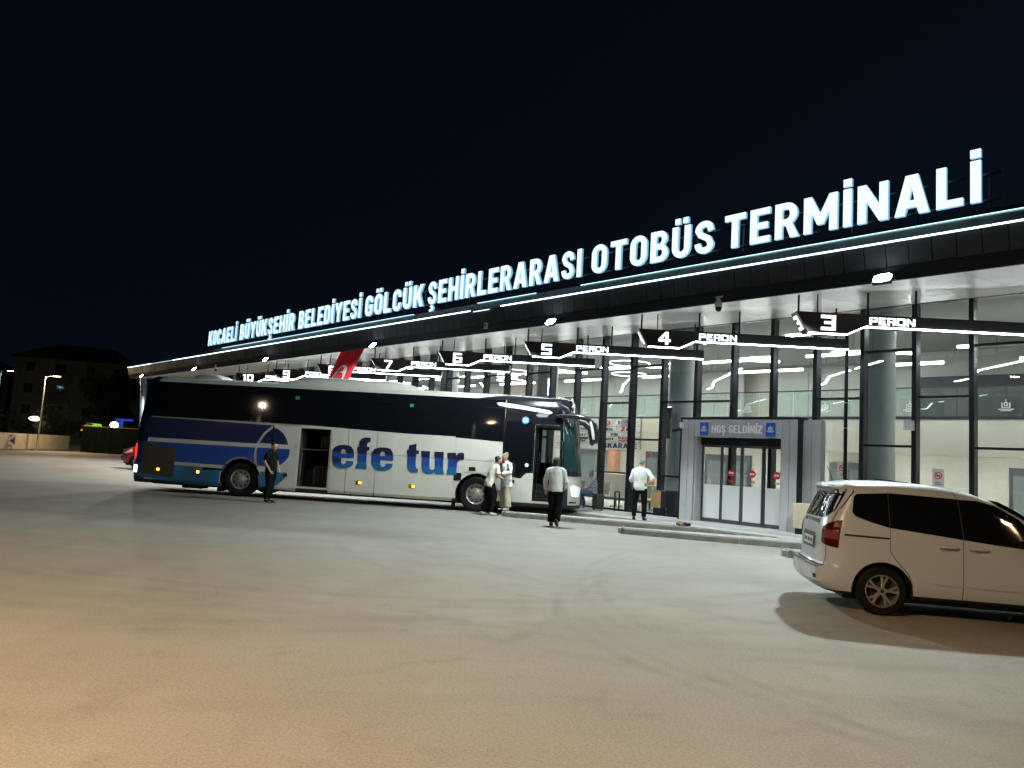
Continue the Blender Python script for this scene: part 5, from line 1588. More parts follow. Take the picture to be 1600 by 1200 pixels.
    w.add(vs, [(i * 9 + j, i * 9 + j + 1, (i + 1) * 9 + j + 1, (i + 1) * 9 + j) for i in range(6) for j in range(8)])
    w.build('windscreen', M_VGLASS, root, smooth=True)
    b = MB()
    for j in range(3): b.box(2.985, 3.03, .45, 1.21, .36 + j * .06, .39 + j * .06)
    b.build('front_grille', M_PLAST, root)
    # wheels
    ty = MB().lathe([(.185, .01), (.20, -.008), (.262, -.008), (.285, .015), (.29, .05), (.29, .15), (.285, .175), (.26, .19), (.19, .19)], (0, 0, 0), 'y', 44, caps=False).mesh('tyre', M_RUB, angle=.7)
    al = MB().lathe([(.192, .005), (.192, -.006), (.180, -.008), (.172, .02), (.172, .12)], (0, 0, 0), 'y', 44, caps=False)
    al.lathe([(.052, .0), (.05, -.004), (.03, -.008), (.0005, -.008)], (0, 0, 0), 'y', 24, caps=False)
    for k in range(5):
        w0 = 2 * math.pi * (k + .25) / 5
        for dlt in (-.20, .20):
            c0 = (math.cos(w0 + dlt * .5), math.sin(w0 + dlt * .5)); c1 = (math.cos(w0 + dlt), math.sin(w0 + dlt))
            al.tube([(c0[0] * .035, .004, c0[1] * .035), (c0[0] * .10, .006, c0[1] * .10), (c1[0] * .178, .002, c1[1] * .178)], [.018, .0155, .019], [.012, .012, .012], n=6, lat=(-c0[1], 0, c0[0]))
    al = al.mesh('rim', M_ALLOY, angle=.6)
    dk = MB().lathe([(.172, .07), (.0005, .075)], (0, 0, 0), 'y', 30, caps=False).mesh('brake_disc', mat('brake_dark', (.03, .03, .03), .6))
    cp = MB().lathe([(.022, -.012), (.0005, -.013)], (0, 0, 0), 'y', 16, caps=False).mesh('hub_cap', M_PLAST)
    for (x, y, s) in ((0, .02, 1), (2.33, .02, 1), (0, 1.64, -1), (2.33, 1.64, -1)):
        wr = link_mesh('wheel', ty, root, (x, y, .29), (0, R(10), 0 if s > 0 else math.pi))
        for nm, me_ in (('rim', al), ('brake_disc', dk), ('hub_cap', cp)): link_mesh(nm, me_, wr)
    boxpart('underbody', M_PLAST, root, -.4, 2.8, .2, 1.46, .15, .24)

van = empty('parked_van', (4.57, 9.17, 0), R(-10))
tag(van, 'white compact passenger van with dark tinted windows parked near the camera', 'van')
make_van(van, M_VWHITE)
car = empty('parked_car', (-16.5, 40.5, 0), R(-158))
car.scale = (1.18, 1.18, 1.18)
tag(car, 'dark red car parked behind the rear of the coach', 'car')
make_van(car, mat('car_red', (.28, .012, .02), .25, coat=.5), False)
# ================================================================== PEOPLE
M_SKIN = mat('skin', (.42, .24, .16), .55, noise_amt=.08)
def remeshed(mb, vox, smooth_it=6):
    o = mb.build('tmp', M_SKIN)
    md = o.modifiers.new('r', 'REMESH'); md.mode = 'VOXEL'; md.voxel_size = vox
    s = o.modifiers.new('s', 'SMOOTH'); s.iterations = smooth_it; s.factor = .5
    bpy.context.view_layer.update()
    me = evaluated(o)
    bpy.data.objects.remove(o)
    me.materials.clear()
    me.polygons.foreach_set('use_smooth', [True] * len(me.polygons))
    return me
def wrinkle(me, amt, sc, seed):
    for v in me.vertices:
        n = noise.noise(Vector((v.co.x * sc + seed, v.co.y * sc, v.co.z * sc * .7)))
        v.co += v.normal * (n * amt)
def L3(a, b, t): return Vector(a).lerp(Vector(b), t)

def person(loc, heading, J, look, label):
    """J: joints in the figure's own frame (x right, y forward, z up); look: clothes"""
    # ---- body
    lat = (Vector(J['sh_r']) - Vector(J['sh_l'])).normalized()
    pel = L3(J['hip_l'], J['hip_r'], .5)
    chest = L3(J['sh_l'], J['sh_r'], .5)
    neck, head = Vector(J['neck']), Vector(J['head'])
    b = MB()
    up = (chest - pel)
    fwd = up.cross(lat).normalized()
    if fwd.dot(Vector((0, 1, 0))) < 0 and not J.get('flip'): fwd = -fwd
    tp = [pel - up * .16, pel, pel + up * .3, pel + up * .62, pel + up * .9, chest + up * .06, neck]
    b.tube(tp, [.13, .165, .145, .165, .165, .11, .055], [.10, .115, .105, .12, .11, .08, .055], lat=lat, n=16)
    b.tube([chest + up * .02, neck, head - Vector((0, 0, .03))], [.06, .056, .055], n=12)
    for s in 'lr':
        sh, el, wr = Vector(J['sh_' + s]), Vector(J['el_' + s]), Vector(J['wr_' + s])
        b.tube([L3(chest, sh, .4), sh, L3(sh, el, .4), el, L3(el, wr, .35), wr], [.05, .054, .047, .039, .04, .027], n=10)
        hp, kn, an = Vector(J['hip_' + s]), Vector(J['kn_' + s]), Vector(J['an_' + s])
        b.tube([hp + Vector((0, 0, .05)), hp, L3(hp, kn, .5), kn, L3(kn, an, .35), an], [.085, .095, .08, .057, .058, .038], n=12)
        ft = Vector(J['ft_' + s])
        b.tube([an + Vector((0, 0, .01)), L3(an, ft, .5) - Vector((0, 0, .02)), ft], [.04, .045, .035], [.045, .035, .025], n=10)
        # palm
        hd = (wr - el).normalized()
        hn = Vector(J.get('hand_' + s, hd)).normalized()
        b.tube([wr - hn * .01, wr + hn * .05, wr + hn * .09], [.026, .042, .036], [.02, .017, .014], lat=lat, n=8)
    yaw = J.get('face', (0, 1, 0))
    fc = Vector(yaw).normalized()
    sd = Vector((fc.y, -fc.x, 0)).normalized()
    hr = .105
    b.tube([head + Vector((0, 0, -.105)) + fc * .02, head + Vector((0, 0, -.07)) + fc * .012, head, head + Vector((0, 0, .06)), head + Vector((0, 0, .108))], [.045, .066, .077, .072, .03], [.05, .076, .095, .09, .035], lat=sd, n=14)
    b.tube([head + fc * .085 + Vector((0, 0, .02)), head + fc * .112 + Vector((0, 0, -.02)), head + fc * .09 + Vector((0, 0, -.03))], [.012, .016, .01], n=8)
    for q in (-1, 1):
        b.ball(head + sd * (q * .079) + Vector((0, 0, -.005)), .014, .02, .03, 8, 6)
    me = remeshed(b, .014, 5)
    me.materials.append(look.get('skin', M_SKIN))
    body = link_mesh('person', me, None, loc, (0, 0, heading))
    tag(body, label, 'person')
    # ---- fingers: four unequal and a thumb per hand
    fb = MB()
    for s in 'lr':
        wr, el = Vector(J['wr_' + s]), Vector(J['el_' + s])
        hn = Vector(J.get('hand_' + s, (wr - el))).normalized()
        side = (lat - hn * lat.dot(hn)).normalized()
        curl = hn.cross(side)
        if curl.dot(Vector((0, 1, 0))) < 0: curl = -curl
        for i, ln in enumerate((.062, .074, .07, .055)):
            o_ = wr + hn * .085 + side * (-.03 + i * .02)
            fb.tube([o_ - hn * .015, o_ + hn * ln * .5 + curl * .008, o_ + hn * ln * .8 + curl * .028], [.0095, .009, .007], n=6)
        sg = 1 if s == 'l' else -1
        o_ = wr + hn * .035 + side * (.034 * sg)
        fb.tube([o_, o_ + hn * .03 + side * (.022 * sg) + curl * .012, o_ + hn * .055 + side * (.024 * sg) + curl * .03], [.012, .011, .008], n=6)
    fm = fb.mesh('fingers', look.get('skin', M_SKIN), True)
    bm = bmesh.new(); bm.from_mesh(body.data); bm.from_mesh(fm); bm.to_mesh(body.data); bm.free()
    bpy.data.meshes.remove(fm)
    eb = MB()
    for q in (-1, 1):
        eb.ball(head + fc * .088 + sd * (q * .032) + Vector((0, 0, .012)), .011, .008, .007, 8, 6)
    eb.build('eyes', mat('eye_dark', (.02, .015, .012), .2), body, smooth=True)
    mb_ = MB().tube([head + fc * .088 + sd * -.022 + Vector((0, 0, -.062)), head + fc * .093 + Vector((0, 0, -.064)), head + fc * .088 + sd * .022 + Vector((0, 0, -.062))], [.004, .006, .004], n=6)
    mb_.build('mouth', mat('lips', (.30, .10, .09), .5), body, smooth=True)
    # ---- shirt
    g = look.get('fit', .018)
    t = MB()
    hem = look.get('hem', .22)
    hw = look.get('hem_w', .185)
    tp = [pel - up * hem, pel, pel + up * .3, pel + up * .62, pel + up * .9, chest + up * .09, L3(chest, neck, .75)]
    t.tube(tp, [hw, .172 + g, .155 + g, .162 + g, .150 + g, .095 + g, .062], [hw * .72, .125 + g, .115 + g, .12 + g, .11 + g, .08 + g, .062], lat=lat, n=18)
    sl = look.get('sleeve', .55)
    for s in 'lr':
        sh, el, wr = Vector(J['sh_' + s]), Vector(J['el_' + s]), Vector(J['wr_' + s])
        pts, rr = [L3(neck, sh, .30) - Vector((0, 0, .025)), L3(neck, sh, .78) - Vector((0, 0, .012)), sh + (el - sh) * .08, L3(sh, el, min(1, sl / .55) * .5)], [.045, .052 + g * .4, .058 + g * .5, .056 + g * .5]
        if sl <= .55:
            pts.append(L3(sh, el, .78)); rr.append(.064 + g * .5)
        else:
            pts += [el, L3(el, wr, (sl - .55) / .45)]; rr += [.055 + g * .5, .043 + g * .5]
        t.tube(pts, rr, n=12)
    me = remeshed(t, .015, 4)
    wrinkle(me, .012, 11, hash(label) % 50)
    me.materials.append(look['shirt'])
    link_mesh('shirt', me, body)
    if look.get('collar', True):
        cpos = L3(chest, neck, .8)
        MB().tube([cpos - Vector((0, 0, .02)), cpos + Vector((0, 0, .025))], [.078, .068], n=14, caps=False).build('collar', look['shirt'], body, smooth=True)
    # ---- trousers
    t = MB()
    fl_ = look.get('flare', 0.0)
    t.tube([pel + up * .14, pel, pel - Vector((0, 0, .10))], [.158, .185, .165], [.12, .135, .12], lat=lat, n=16)
    for s in 'lr':
        hp, kn, an = Vector(J['hip_' + s]), Vector(J['kn_' + s]), Vector(J['an_' + s])
        t.tube([hp + Vector((0, 0, .05)), L3(hp, kn, .15), L3(hp, kn, .55), kn, L3(kn, an, .45), L3(kn, an, .96)], [.10, .108, .096 + fl_ * .3, .078 + fl_ * .6, .07 + fl_ * .85, .064 + fl_], n=14)
    me = remeshed(t, .015, 4)
    wrinkle(me, .010, 9, 3 + hash(label) % 40)
    me.materials.append(look['trousers'])
    link_mesh('trousers', me, body)
    # ---- shoes
    for s in 'lr':
        an, ft = Vector(J['an_' + s]), Vector(J['ft_' + s])
        d = (ft - an); d.z = min(d.z, 0)
        k = MB().tube([an - d * .32 + Vector((0, 0, -.035)), an + Vector((0, 0, -.03)), L3(an, ft, .55) + Vector((0, 0, -.012)), ft + d.normalized() * .02], [.036, .048, .05, .03], [.04, .05, .036, .022], n=12)
        k.build('shoe', look['shoes'], body, smooth=True)
    # ---- hair
    h = MB()
    hm = look['hair']
    if look.get('long'):
        h.tube([head + Vector((0, 0, -.17)) - fc * .05, head + Vector((0, 0, -.08)) - fc * .04, head + Vector((0, 0, .02)) - fc * .022, head + Vector((0, 0, .08)) - fc * .012, head + Vector((0, 0, .125)) - fc * .01], [.06, .088, .092, .084, .03], [.05, .078, .098, .09, .03], lat=sd, n=16)
    else:
        h.tube([head + Vector((0, 0, -.045)) - fc * .05, head + Vector((0, 0, .0)) - fc * .028, head + Vector((0, 0, .055)) - fc * .012, head + Vector((0, 0, .10)) - fc * .006, head + Vector((0, 0, .122))], [.05, .080, .081, .06, .02], [.04, .078, .094, .075, .02], lat=sd, n=16)
    if look.get('bun'): h.ball(head + Vector((0, 0, .11)) - fc * .05, .045)
    me = h.mesh('hair', hm, True)
    for v in me.vertices: v.co += noise.noise_vector(v.co * 30) * .006
    link_mesh('hair', me, body)
    return body

def stand(h=1.0, sp=.10, **k):
    J = dict(hip_l=(-.09, 0, .90), hip_r=(.09, 0, .90), kn_l=(-sp, .01, .49), kn_r=(sp, .01, .49), an_l=(-sp - .01, -.02, .085), an_r=(sp + .01, -.02, .085), ft_l=(-sp - .03, .13, .03), ft_r=(sp + .03, .13, .03),
             sh_l=(-.178, -.01, 1.37), sh_r=(.178, -.01, 1.37), el_l=(-.25, -.03, 1.11), el_r=(.25, -.03, 1.11), wr_l=(-.25, .06, .88), wr_r=(.25, .06, .88), neck=(0, .01, 1.47), head=(0, .03, 1.585))
    J.update(k)
    return {n: (tuple(c * h for c in v) if isinstance(v, tuple) else v) for n, v in J.items()}

WHITE_SHIRT = mat('white_shirt', (.66, .67, .68), .8, bump=.3, bump_scale=25)
CREAM_SHIRT = mat('offwhite_shirt', (.62, .58, .50), .8, bump=.3, bump_scale=25)
BLACK_CLOTH = mat('black_cloth', (.006, .006, .007), .9, bump=.3, bump_scale=25, spec=.08)
DARK_TEE = mat('dark_tee', (.006, .008, .010), .9, bump=.2, spec=.08)
BEIGE_CLOTH = mat('beige_trousers', (.42, .38, .28), .85, bump=.3, bump_scale=20)
HAIR_D = mat('dark_hair', (.012, .010, .009), .6, bump=.5, bump_scale=60)
HAIR_G = mat('grey_hair', (.22, .23, .24), .6, bump=.5, bump_scale=60)
HAIR_B = mat('fair_hair', (.22, .17, .12), .6, bump=.5, bump_scale=60)
SHOE_B = mat('black_shoe', (.012, .012, .013), .4)
SHOE_W = mat('white_shoe', (.55, .54, .52), .5)

# man with his back turned on the platform, one hand on the hip
person((3.72, 21.02, .134), R(-22), stand(1.0, .13, el_r=(.36, -.08, 1.16), wr_r=(.20, -.10, 1.0), hand_r=(-.5, .1, -.4), el_l=(-.26, .0, 1.12), wr_l=(-.24, .12, .92), head=(.0, .05, 1.575), face=(-.5, .85, 0)),
       dict(shirt=WHITE_SHIRT, trousers=BLACK_CLOTH, shoes=SHOE_B, hair=HAIR_G, sleeve=.72, hem=.16, fit=.026), 'grey haired man in white shirt and black trousers standing with his back turned')
# figure in dark clothes by the open hold, looking to the right
person((-6.60, 21.25, 0), R(-112), stand(1.0, .07, wr_r=(.22, .14, .90), el_r=(.23, -.05, 1.12), wr_l=(-.14, .16, .92), el_l=(-.23, .0, 1.12), head=(0, .05, 1.565), face=(.1, 1, -.12)),
       dict(shirt=DARK_TEE, trousers=BLACK_CLOTH, shoes=SHOE_B, hair=HAIR_D, sleeve=.45, hem=.2), 'man in dark t-shirt and trousers standing beside the coach emblem')
# the couple at the front wheel
person((-.44, 21.36, 0), R(-62), stand(.985, .08, hip_l=(-.09, -.02, .90), hip_r=(.09, -.02, .90), an_l=(-.1, -.16, .085), ft_l=(-.1, .0, .03), an_r=(.1, .02, .085), ft_r=(.12, .17, .03), kn_l=(-.09, -.04, .49), kn_r=(.09, .06, .49),
       sh_l=(-.18, .10, 1.36), sh_r=(.18, .12, 1.37), el_l=(-.27, .12, 1.10), wr_l=(-.12, .32, 1.08), hand_l=(.5, .6, 0), el_r=(.27, .10, 1.10), wr_r=(.16, .30, 1.06), hand_r=(-.4, .6, 0), neck=(0, .14, 1.46), head=(.02, .20, 1.56), face=(.15, .95, 0)),
       dict(shirt=CREAM_SHIRT, trousers=BLACK_CLOTH, shoes=SHOE_W, hair=HAIR_D, sleeve=.5, hem=.22), 'dark haired person in cream short sleeved shirt leaning towards the woman by the front wheel')
person((.0, 21.78, .134), R(128), stand(.96, .08, sh_l=(-.18, .04, 1.37), sh_r=(.18, .04, 1.37), el_l=(-.26, .06, 1.12), wr_l=(-.10, .25, 1.08), hand_l=(.6, .5, 0), el_r=(.26, .05, 1.12), wr_r=(.12, .26, 1.06), hand_r=(-.5, .5, 0), neck=(0, .06, 1.46), head=(0, .10, 1.575), face=(.1, 1, 0)),
       dict(shirt=WHITE_SHIRT, trousers=BEIGE_CLOTH, shoes=SHOE_W, hair=HAIR_B, sleeve=1.0, hem=.42, hem_w=.22, flare=.05, bun=True, fit=.024), 'woman in long white shirt and wide beige trousers facing the person in cream')
# walker in front of the coach door, seen from behind
person((1.24, 18.95, 0), R(-14), stand(1.02, .07, kn_l=(-.08, .10, .50), an_l=(-.07, .02, .085), ft_l=(-.08, .17, .03), kn_r=(.09, .05, .49), an_r=(.10, -.26, .17), ft_r=(.11, -.14, .045), el_l=(-.27, .02, 1.10), wr_l=(-.26, .12, .87), el_r=(.26, .0, 1.10), wr_r=(.20, .16, .95), head=(-.02, .04, 1.57), face=(-.35, .95, 0)),
       dict(shirt=mat('white_jacket', (.62, .64, .64), .8, bump=.4, bump_scale=18), trousers=BLACK_CLOTH, shoes=SHOE_B, hair=HAIR_D, sleeve=1.0, hem=.10, hem_w=.20, flare=.035, long=True, fit=.022, collar=False), 'long haired person in pale jacket and wide black trousers walking towards the coach door')
# old man on the bench, side on, facing left
def check_mat():
    m = bpy.data.materials.new('checked_shirt')
    m.use_nodes = True
    nt = m.node_tree
    tc = nt.nodes.new('ShaderNodeTexCoord')
    ck = nt.nodes.new('ShaderNodeTexChecker')
    ck.inputs['Scale'].default_value = 22
    ck.inputs['Color1'].default_value = (.55, .58, .62, 1)
    ck.inputs['Color2'].default_value = (.14, .19, .26, 1)
    nt.links.new(tc.outputs['Object'], ck.inputs['Vector'])
    nt.links.new(ck.outputs[0], nt.nodes['Principled BSDF'].inputs['Base Color'])
    nt.nodes['Principled BSDF'].inputs['Roughness'].default_value = .85
    return m
person(tuple(BEN + Vector((-.12, -.02, 0))), R(72), dict(hip_l=(-.10, .02, .50), hip_r=(.10, .02, .50), kn_l=(-.12, .44, .52), kn_r=(.12, .42, .50), an_l=(-.12, .50, .085), an_r=(.13, .36, .085), ft_l=(-.13, .65, .03), ft_r=(.14, .51, .03),
       sh_l=(-.19, .05, .96), sh_r=(.19, .05, .96), el_l=(-.25, .14, .70), el_r=(.25, .14, .70), wr_l=(-.14, .36, .64), wr_r=(.14, .36, .64), neck=(0, .08, 1.04), head=(0, .13, 1.15), face=(0, 1, -.1)),
       dict(shirt=check_mat(), trousers=mat('jeans', (.07, .14, .24), .8, bump=.3), shoes=mat('grey_shoe', (.3, .3, .31), .5), hair=HAIR_G, sleeve=.7, hem=.12), 'old man in checked shirt and jeans sitting on the bench by the coach front')
# ================================================================== LAMPS OF THE LOT
def street_lamp(loc, h, rz, arm, label, col, watts, estr, group='street lamps', spot=True, tilt=0.0, cone=165):
    r = empty('street_lamp', loc, rz)
    tag(r, label, 'street lamp', group)
    st = mat('galvanised', (.40, .41, .41), .4, .7, noise_amt=.2, noise_scale=5)
    MB().tube([(0, 0, 0), (0, 0, .02), (0, 0, h)], [.11, .085, .05], n=12).build('pole', st, r, angle=.6)
    MB().box(-.16, .16, -.16, .16, 0, .03).build('base_plate', st, r)
    MB().tube([(0, 0, h - .05), (0, arm * .6, h + .12), (0, arm, h + .15)], .035, n=8).build('arm', st, r)
    MB().prism([(arm - .1, h + .13), (arm + .1, h + .12), (arm + .62, h + .14), (arm + .60, h + .19), (arm + .1, h + .23), (arm - .1, h + .2)], -.14, .14, axis='x').build('head', M_BLACK, r)
    MB().box(-.12, .12, arm + .05, arm + .58, h + .105, h + .116).build('lens', emat('street_lens_%d' % (len(MATS)), col, estr), r)
    if watts:
        ld = bpy.data.lights.new('street_light', 'SPOT' if spot else 'POINT')
        ld.energy = watts
        ld.color = col
        ld.shadow_soft_size = .12
        if spot:
            ld.spot_size = R(cone); ld.spot_blend = .65
        lo = bpy.data.objects.new('street_light', ld)
        COL.objects.link(lo)
        lo.parent = r
        lo.location = (0, arm + .3, h + .06)
        lo.rotation_euler = (tilt, 0, 0)
    return r
WARM = (1.0, .65, .33)
street_lamp((-5.4, .6, 0), 7.4, R(-60), 1.0, 'tall warm lamp behind the camera to the left of the lot', WARM, WARM_W * 1.15, 90, tilt=R(6), cone=152)
street_lamp((14.0, -4.0, 0), 8.0, R(45), 1.2, 'tall warm lamp behind the camera to the right of the lot', WARM, WARM_W * .16, 90, tilt=R(8))
street_lamp((-20.0, -1.2, 0), 8.3, R(-30), 1.2, 'tall warm lamp far to the left of the camera, mirrored in the coach window', (1.0, .74, .5), 4600, 120)
# far ones
street_lamp((-37.9, 61.0, 0), 6.0, R(-75), .5, 'lit street lamp rising in front of the low concrete wall', (1.0, .72, .38), 2300, 45, spot=False)
street_lamp((-60.6, 89.0, 0), 8.4, R(-60), .6, 'bluish lamp cut by the left edge of the picture', (.5, .85, 1.0), 600, 120)
def garden_lamp(loc, h, label, col, rx, rz_, estr, watts):
    r = empty('garden_lamp', loc)
    tag(r, label, 'lamp', 'small lamps beyond the wall')
    MB().tube([(0, 0, 0), (0, 0, h)], .05, n=8).build('pole', M_BLACK, r)
    MB().ball((0, 0, h), rx, rx, rz_, 14, 8).build('globe', emat('garden_%d' % len(MATS), col, estr), r, smooth=True)
    MB().lathe([(.06, h - rz_ - .05), (.12, h - rz_ + .04)], (0, 0, 0), 'z', 12).build('collar', M_BLACK, r)
garden_lamp((-50.6, 80.5, 0), 2.9, 'yellow white oval lamp in front of the dark shrubs', (1.0, .92, .5), .55, .24, 8, 0)
garden_lamp((-43.4, 83.0, 0), 2.75, 'white round lamp above the dark green fence', (.92, 1.0, .92), .42, .36, 9, 0)

# ================================================================== LOW WALL, MARKER, FENCE
M_WALL = mat('wall_concrete', (.50, .44, .35), .85, noise_amt=.22, noise_scale=1.2, bump=.3)
w0, w1 = Vector((-36.7, 46, 0)), Vector((-39.8, 68.5, 0))
wd = (w1 - w0); wlen = wd.length; wa = math.atan2(wd.y, wd.x)
wall = empty('low_wall', tuple(w0), wa)
tag(wall, 'low beige concrete wall at the far left edge of the lot', 'wall')
n = 9
for i in range(n):
    a, b_ = i * wlen / n, (i + 1) * wlen / n
    MB().box(a + .012, b_ - .012, -.12, .12, 0, 1.33 + random.uniform(-.008, .008)).build('wall_panel', M_WALL, wall)
boxpart('plinth', M_KERB, wall, 0, wlen, -.55, -.125, 0, .14)
mk = empty('hazard_marker', tuple(w0 + wd * .535 + Vector((.32, .05, 0))), R(25))
tag(mk, 'red and white chevron marker board standing in front of the low wall', 'sign')
MB().tube([(0, .03, 0), (0, .03, 1.2)], .03, n=8).build('post', M_BLACK, mk)
boxpart('board', mat('marker_white', (.62, .60, .56), .5), mk, -.20, .20, -.02, .0, .30, 1.20)
MB().prism([(-.19, .75), (.19, 1.05), (.19, .45)], -.028, -.022).build('chevron', mat('marker_red', (.30, .01, .015), .5), mk)
MB().prism([(-.19, 1.19), (-.19, 1.02), (.02, 1.19)], -.028, -.022).build('chevron', mat('marker_red', (.30, .01, .015), .5), mk)
MB().prism([(-.19, .31), (-.19, .48), (.02, .31)], -.028, -.022).build('chevron', mat('marker_red', (.30, .01, .015), .5), mk)
gf = empty('green_fence', (-37.0, 65.6, 0), R(-14))
tag(gf, 'dark green screened fence beside the low wall', 'fence')
M_GF = mat('green_screen', (.004, .007, .004), .9, noise_amt=.4, noise_scale=3, spec=.05)
for i in range(6):
    MB().box(i * 1.5 + .02, i * 1.5 + 1.48, -.02, .02, .05, 2.25).build('screen_panel', M_GF, gf)
for i in range(7):
    MB().box(i * 1.5 - .03, i * 1.5 + .03, .02, .07, 0, 2.35).build('post', M_BLACK, gf)
MB().box(0, 9, -.05, .05, 2.255, 2.31).build('top_rail', mat('rail_rust', (.22, .10, .05), .7), gf)
ks = empty('kiosk', (-47.0, 86.0, 0), R(-20))
ks.scale = (.62, .62, .8)
tag(ks, 'small kiosk with glowing green and orange canopy beyond the fence', 'kiosk')
boxpart('cabin', mat('kiosk_wall', (.10, .10, .09), .7), ks, -1.6, 1.6, -1.2, 1.2, 0, 2.4)
MB().prism([(-2.0, 2.41), (1.9, 2.41), (.9, 3.5), (-.6, 3.55)], -1.5, .2).build('canopy', emat('canopy_green', (.38, .85, .05), .85), ks)
MB().prism([(-2.02, 2.42), (-.9, 2.42), (-.4, 3.6), (-.62, 3.6)], -1.53, -1.505).build('canopy_edge', emat('canopy_orange', (1.0, .55, .16), 1.0), ks)
boxpart('counter', M_BLACK, ks, -1.5, 1.5, -1.45, -1.22, .9, 1.0)
bs = empty('blue_sign', (-45.2, 88.0, 0), R(-15))
tag(bs, 'small glowing blue sign beside the kiosk canopy', 'sign')
MB().tube([(0, .05, 0), (0, .05, 2.6)], .05, n=8).build('post', M_BLACK, bs)
MB().box(-.28, .28, -.05, 0, 1.9, 3.35).box(-.9, 1.6, -.05, 0, 3.36, 3.6).build('panel', emat('sign_blue', (.04, .10, .8), .5), bs)

# ================================================================== APARTMENT BLOCKS
M_APT = mat('apartment_render', (.16, .135, .10), .85, noise_amt=.15, noise_scale=.6)
M_APT2 = mat('apartment_render_dark', (.15, .14, .12), .85, noise_amt=.15, noise_scale=.6)
M_TILE = mat('roof_tile', (.08, .05, .04), .85, noise_amt=.3, noise_scale=3)
M_PANE = mat('night_pane', (.012, .014, .016), .08)
def block(loc, rz, w, d, h, floors, cols, wm, label, roof=2.6):
    r = empty('apartment_building', loc, rz)
    tag(r, label, 'building', 'dark apartment blocks')
    boxpart('wall', wm, r, -w / 2, w / 2, 0, d, 0, h)
    MB().add([(-w / 2 - .7, -.7, h + .01), (w / 2 + .7, -.7, h + .01), (w / 2 + .7, d + .7, h + .01), (-w / 2 - .7, d + .7, h + .01), (-w / 4, d / 2, h + roof), (w / 4, d / 2, h + roof)],
             [(0, 1, 5, 4), (1, 2, 5), (2, 3, 4, 5), (3, 0, 4), (0, 3, 2, 1)]).build('roof', M_TILE, r)
    fh = h / floors
    for f in range(floors):
        for c in range(cols):
            x = -w / 2 + w * (c + .5) / cols
            z = f * fh + .9
            wdt = 1.5 if c % 2 else 1.1
            q = MB().box(x - wdt / 2, x + wdt / 2, -.06, -.005, z, z + 1.35).build('window', mat('window_frame_dark', (.10, .09, .08), .6), r)
            MB().box(x - wdt / 2 + .07, x - .03, -.075, -.062, z + .07, z + 1.28).box(x + .03, x + wdt / 2 - .07, -.075, -.062, z + .07, z + 1.28).build('pane', M_PANE, q)
            if c % 3 == 1 and f > 0:
                bq = MB().box(x - 1.5, x + 1.5, -1.2, -.01, f * fh - .06, f * fh + .12).build('balcony', wm, r)
                b_ = MB().box(x - 1.5, x + 1.5, -1.2, -1.15, f * fh + .95, f * fh + 1.0)
                for i in range(11): b_.box(x - 1.48 + i * .295, x - 1.455 + i * .295, -1.19, -1.16, f * fh + .121, f * fh + .949)
                b_.build('railing', M_BLACK, bq)
    return r
block((-60.5, 104, 0), R(20), 14.5, 11, 11.6, 4, 4, M_APT, 'dark four storey apartment block with hipped roof behind the street lamp')
block((-82, 108, 0), R(16), 17, 11, 9.8, 3, 5, M_APT2, 'lower dark apartment block at the left edge behind the wall')
block((-40.5, 122, 0), R(10), 16, 10, 8.5, 3, 5, M_APT2, 'dark apartment block half hidden behind the roof end of the terminal', 2.2)

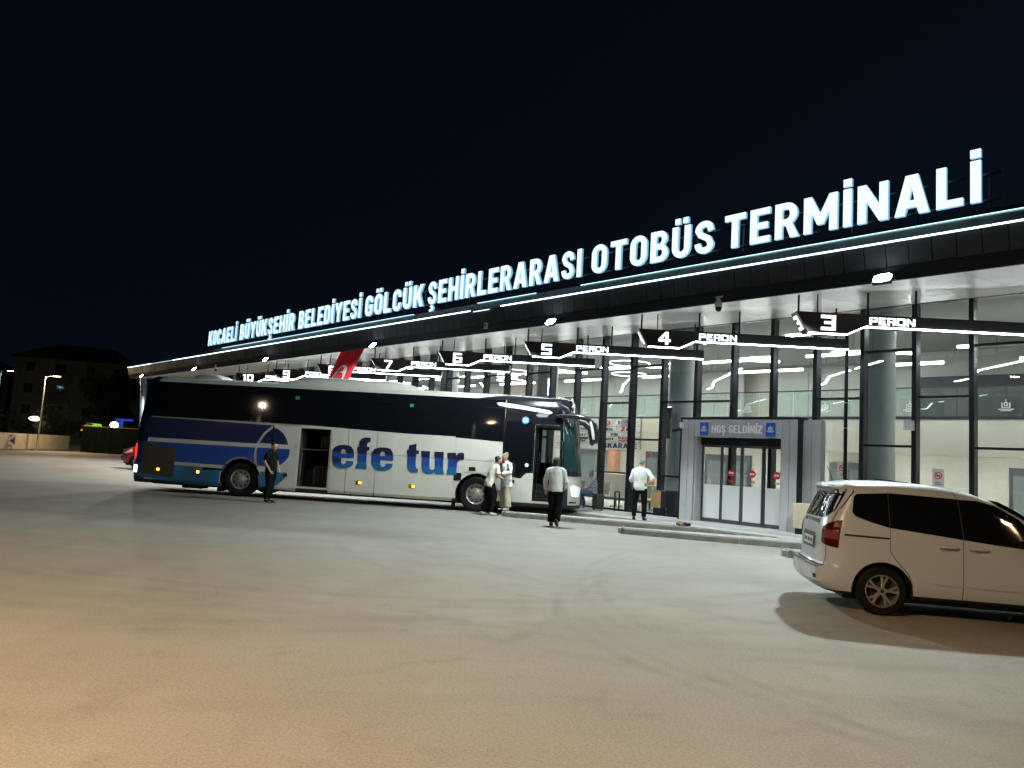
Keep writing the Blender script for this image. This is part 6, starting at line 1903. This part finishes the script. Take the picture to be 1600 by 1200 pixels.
# ================================================================== DARK TREES AND SHRUBS BEYOND THE WALL
M_LEAF = mat('night_leaf', (.035, .055, .02), .7, noise_amt=.5, noise_scale=.9)
M_BARK = mat('bark', (.06, .045, .03), .9, noise_amt=.3)
def tree(loc, h, rad, seed, label, nleaf=2600, name='broadleaf_tree', cat='tree'):
    rnd = random.Random(seed)
    r = empty(name, loc, rnd.uniform(0, 6))
    tag(r, label, cat, 'trees and shrubs beyond the wall')
    t = MB().tube([(0, 0, 0), (.05, 0, h * .3), (-.05, .08, h * .62)], [h * .035, h * .026, h * .014], n=8)
    cl = []
    for k in range(11):
        a = rnd.uniform(0, 6.28); rr = rad * math.sqrt(rnd.random()) * .8
        c = Vector((rr * math.cos(a), rr * math.sin(a), h * (.42 + .5 * rnd.random())))
        cl.append((c, rad * rnd.uniform(.28, .5)))
        t.tube([(0, 0, h * .32), tuple(c * .6 + Vector((0, 0, h * .14))), tuple(c)], [h * .014, h * .008, h * .003], n=5)
    t.build('trunk', M_BARK, r, angle=.8)
    vs, fs = [], []
    for i in range(nleaf):
        c, cr_ = cl[rnd.randrange(len(cl))]
        d = Vector((rnd.gauss(0, 1), rnd.gauss(0, 1), rnd.gauss(0, .8)))
        d = d.normalized() * cr_ * rnd.random() ** .4
        p = c + d
        s = rnd.uniform(.10, .22) * (h / 6) ** .5
        u = Vector((rnd.gauss(0, 1), rnd.gauss(0, 1), rnd.gauss(0, 1))).normalized()
        v = u.orthogonal().normalized()
        k = len(vs)
        vs += [p - u * s, p + v * s * .5, p + u * s, p - v * s * .5]
        fs.append((k, k + 1, k + 2, k + 3))
    m = MB().add(vs, fs)
    link_mesh('crown', m.mesh('crown', M_LEAF, recalc=False), r)
tree((-53.5, 84, 0), 4.2, 2.4, 1, 'bushy dark shrub left of the oval yellow lamp', 2200, 'shrub', 'shrub')
tree((-49.0, 82, 0), 4.0, 2.3, 2, 'bushy dark shrub right of the oval yellow lamp', 2200, 'shrub', 'shrub')
tree((-45.5, 78.5, 0), 3.2, 2.0, 3, 'low dark shrub next to the green fence', 1800, 'shrub', 'shrub')
tree((-60.0, 84, 0), 5.5, 3.0, 4, 'dark tree at the left end of the low wall', 2600)
tree((-51.5, 98, 0), 9.0, 4.0, 5, 'tall dark tree in front of the apartment block', 3600)
tree((-42.5, 92, 0), 8.0, 3.6, 6, 'tall dark tree above the green fence', 3400)
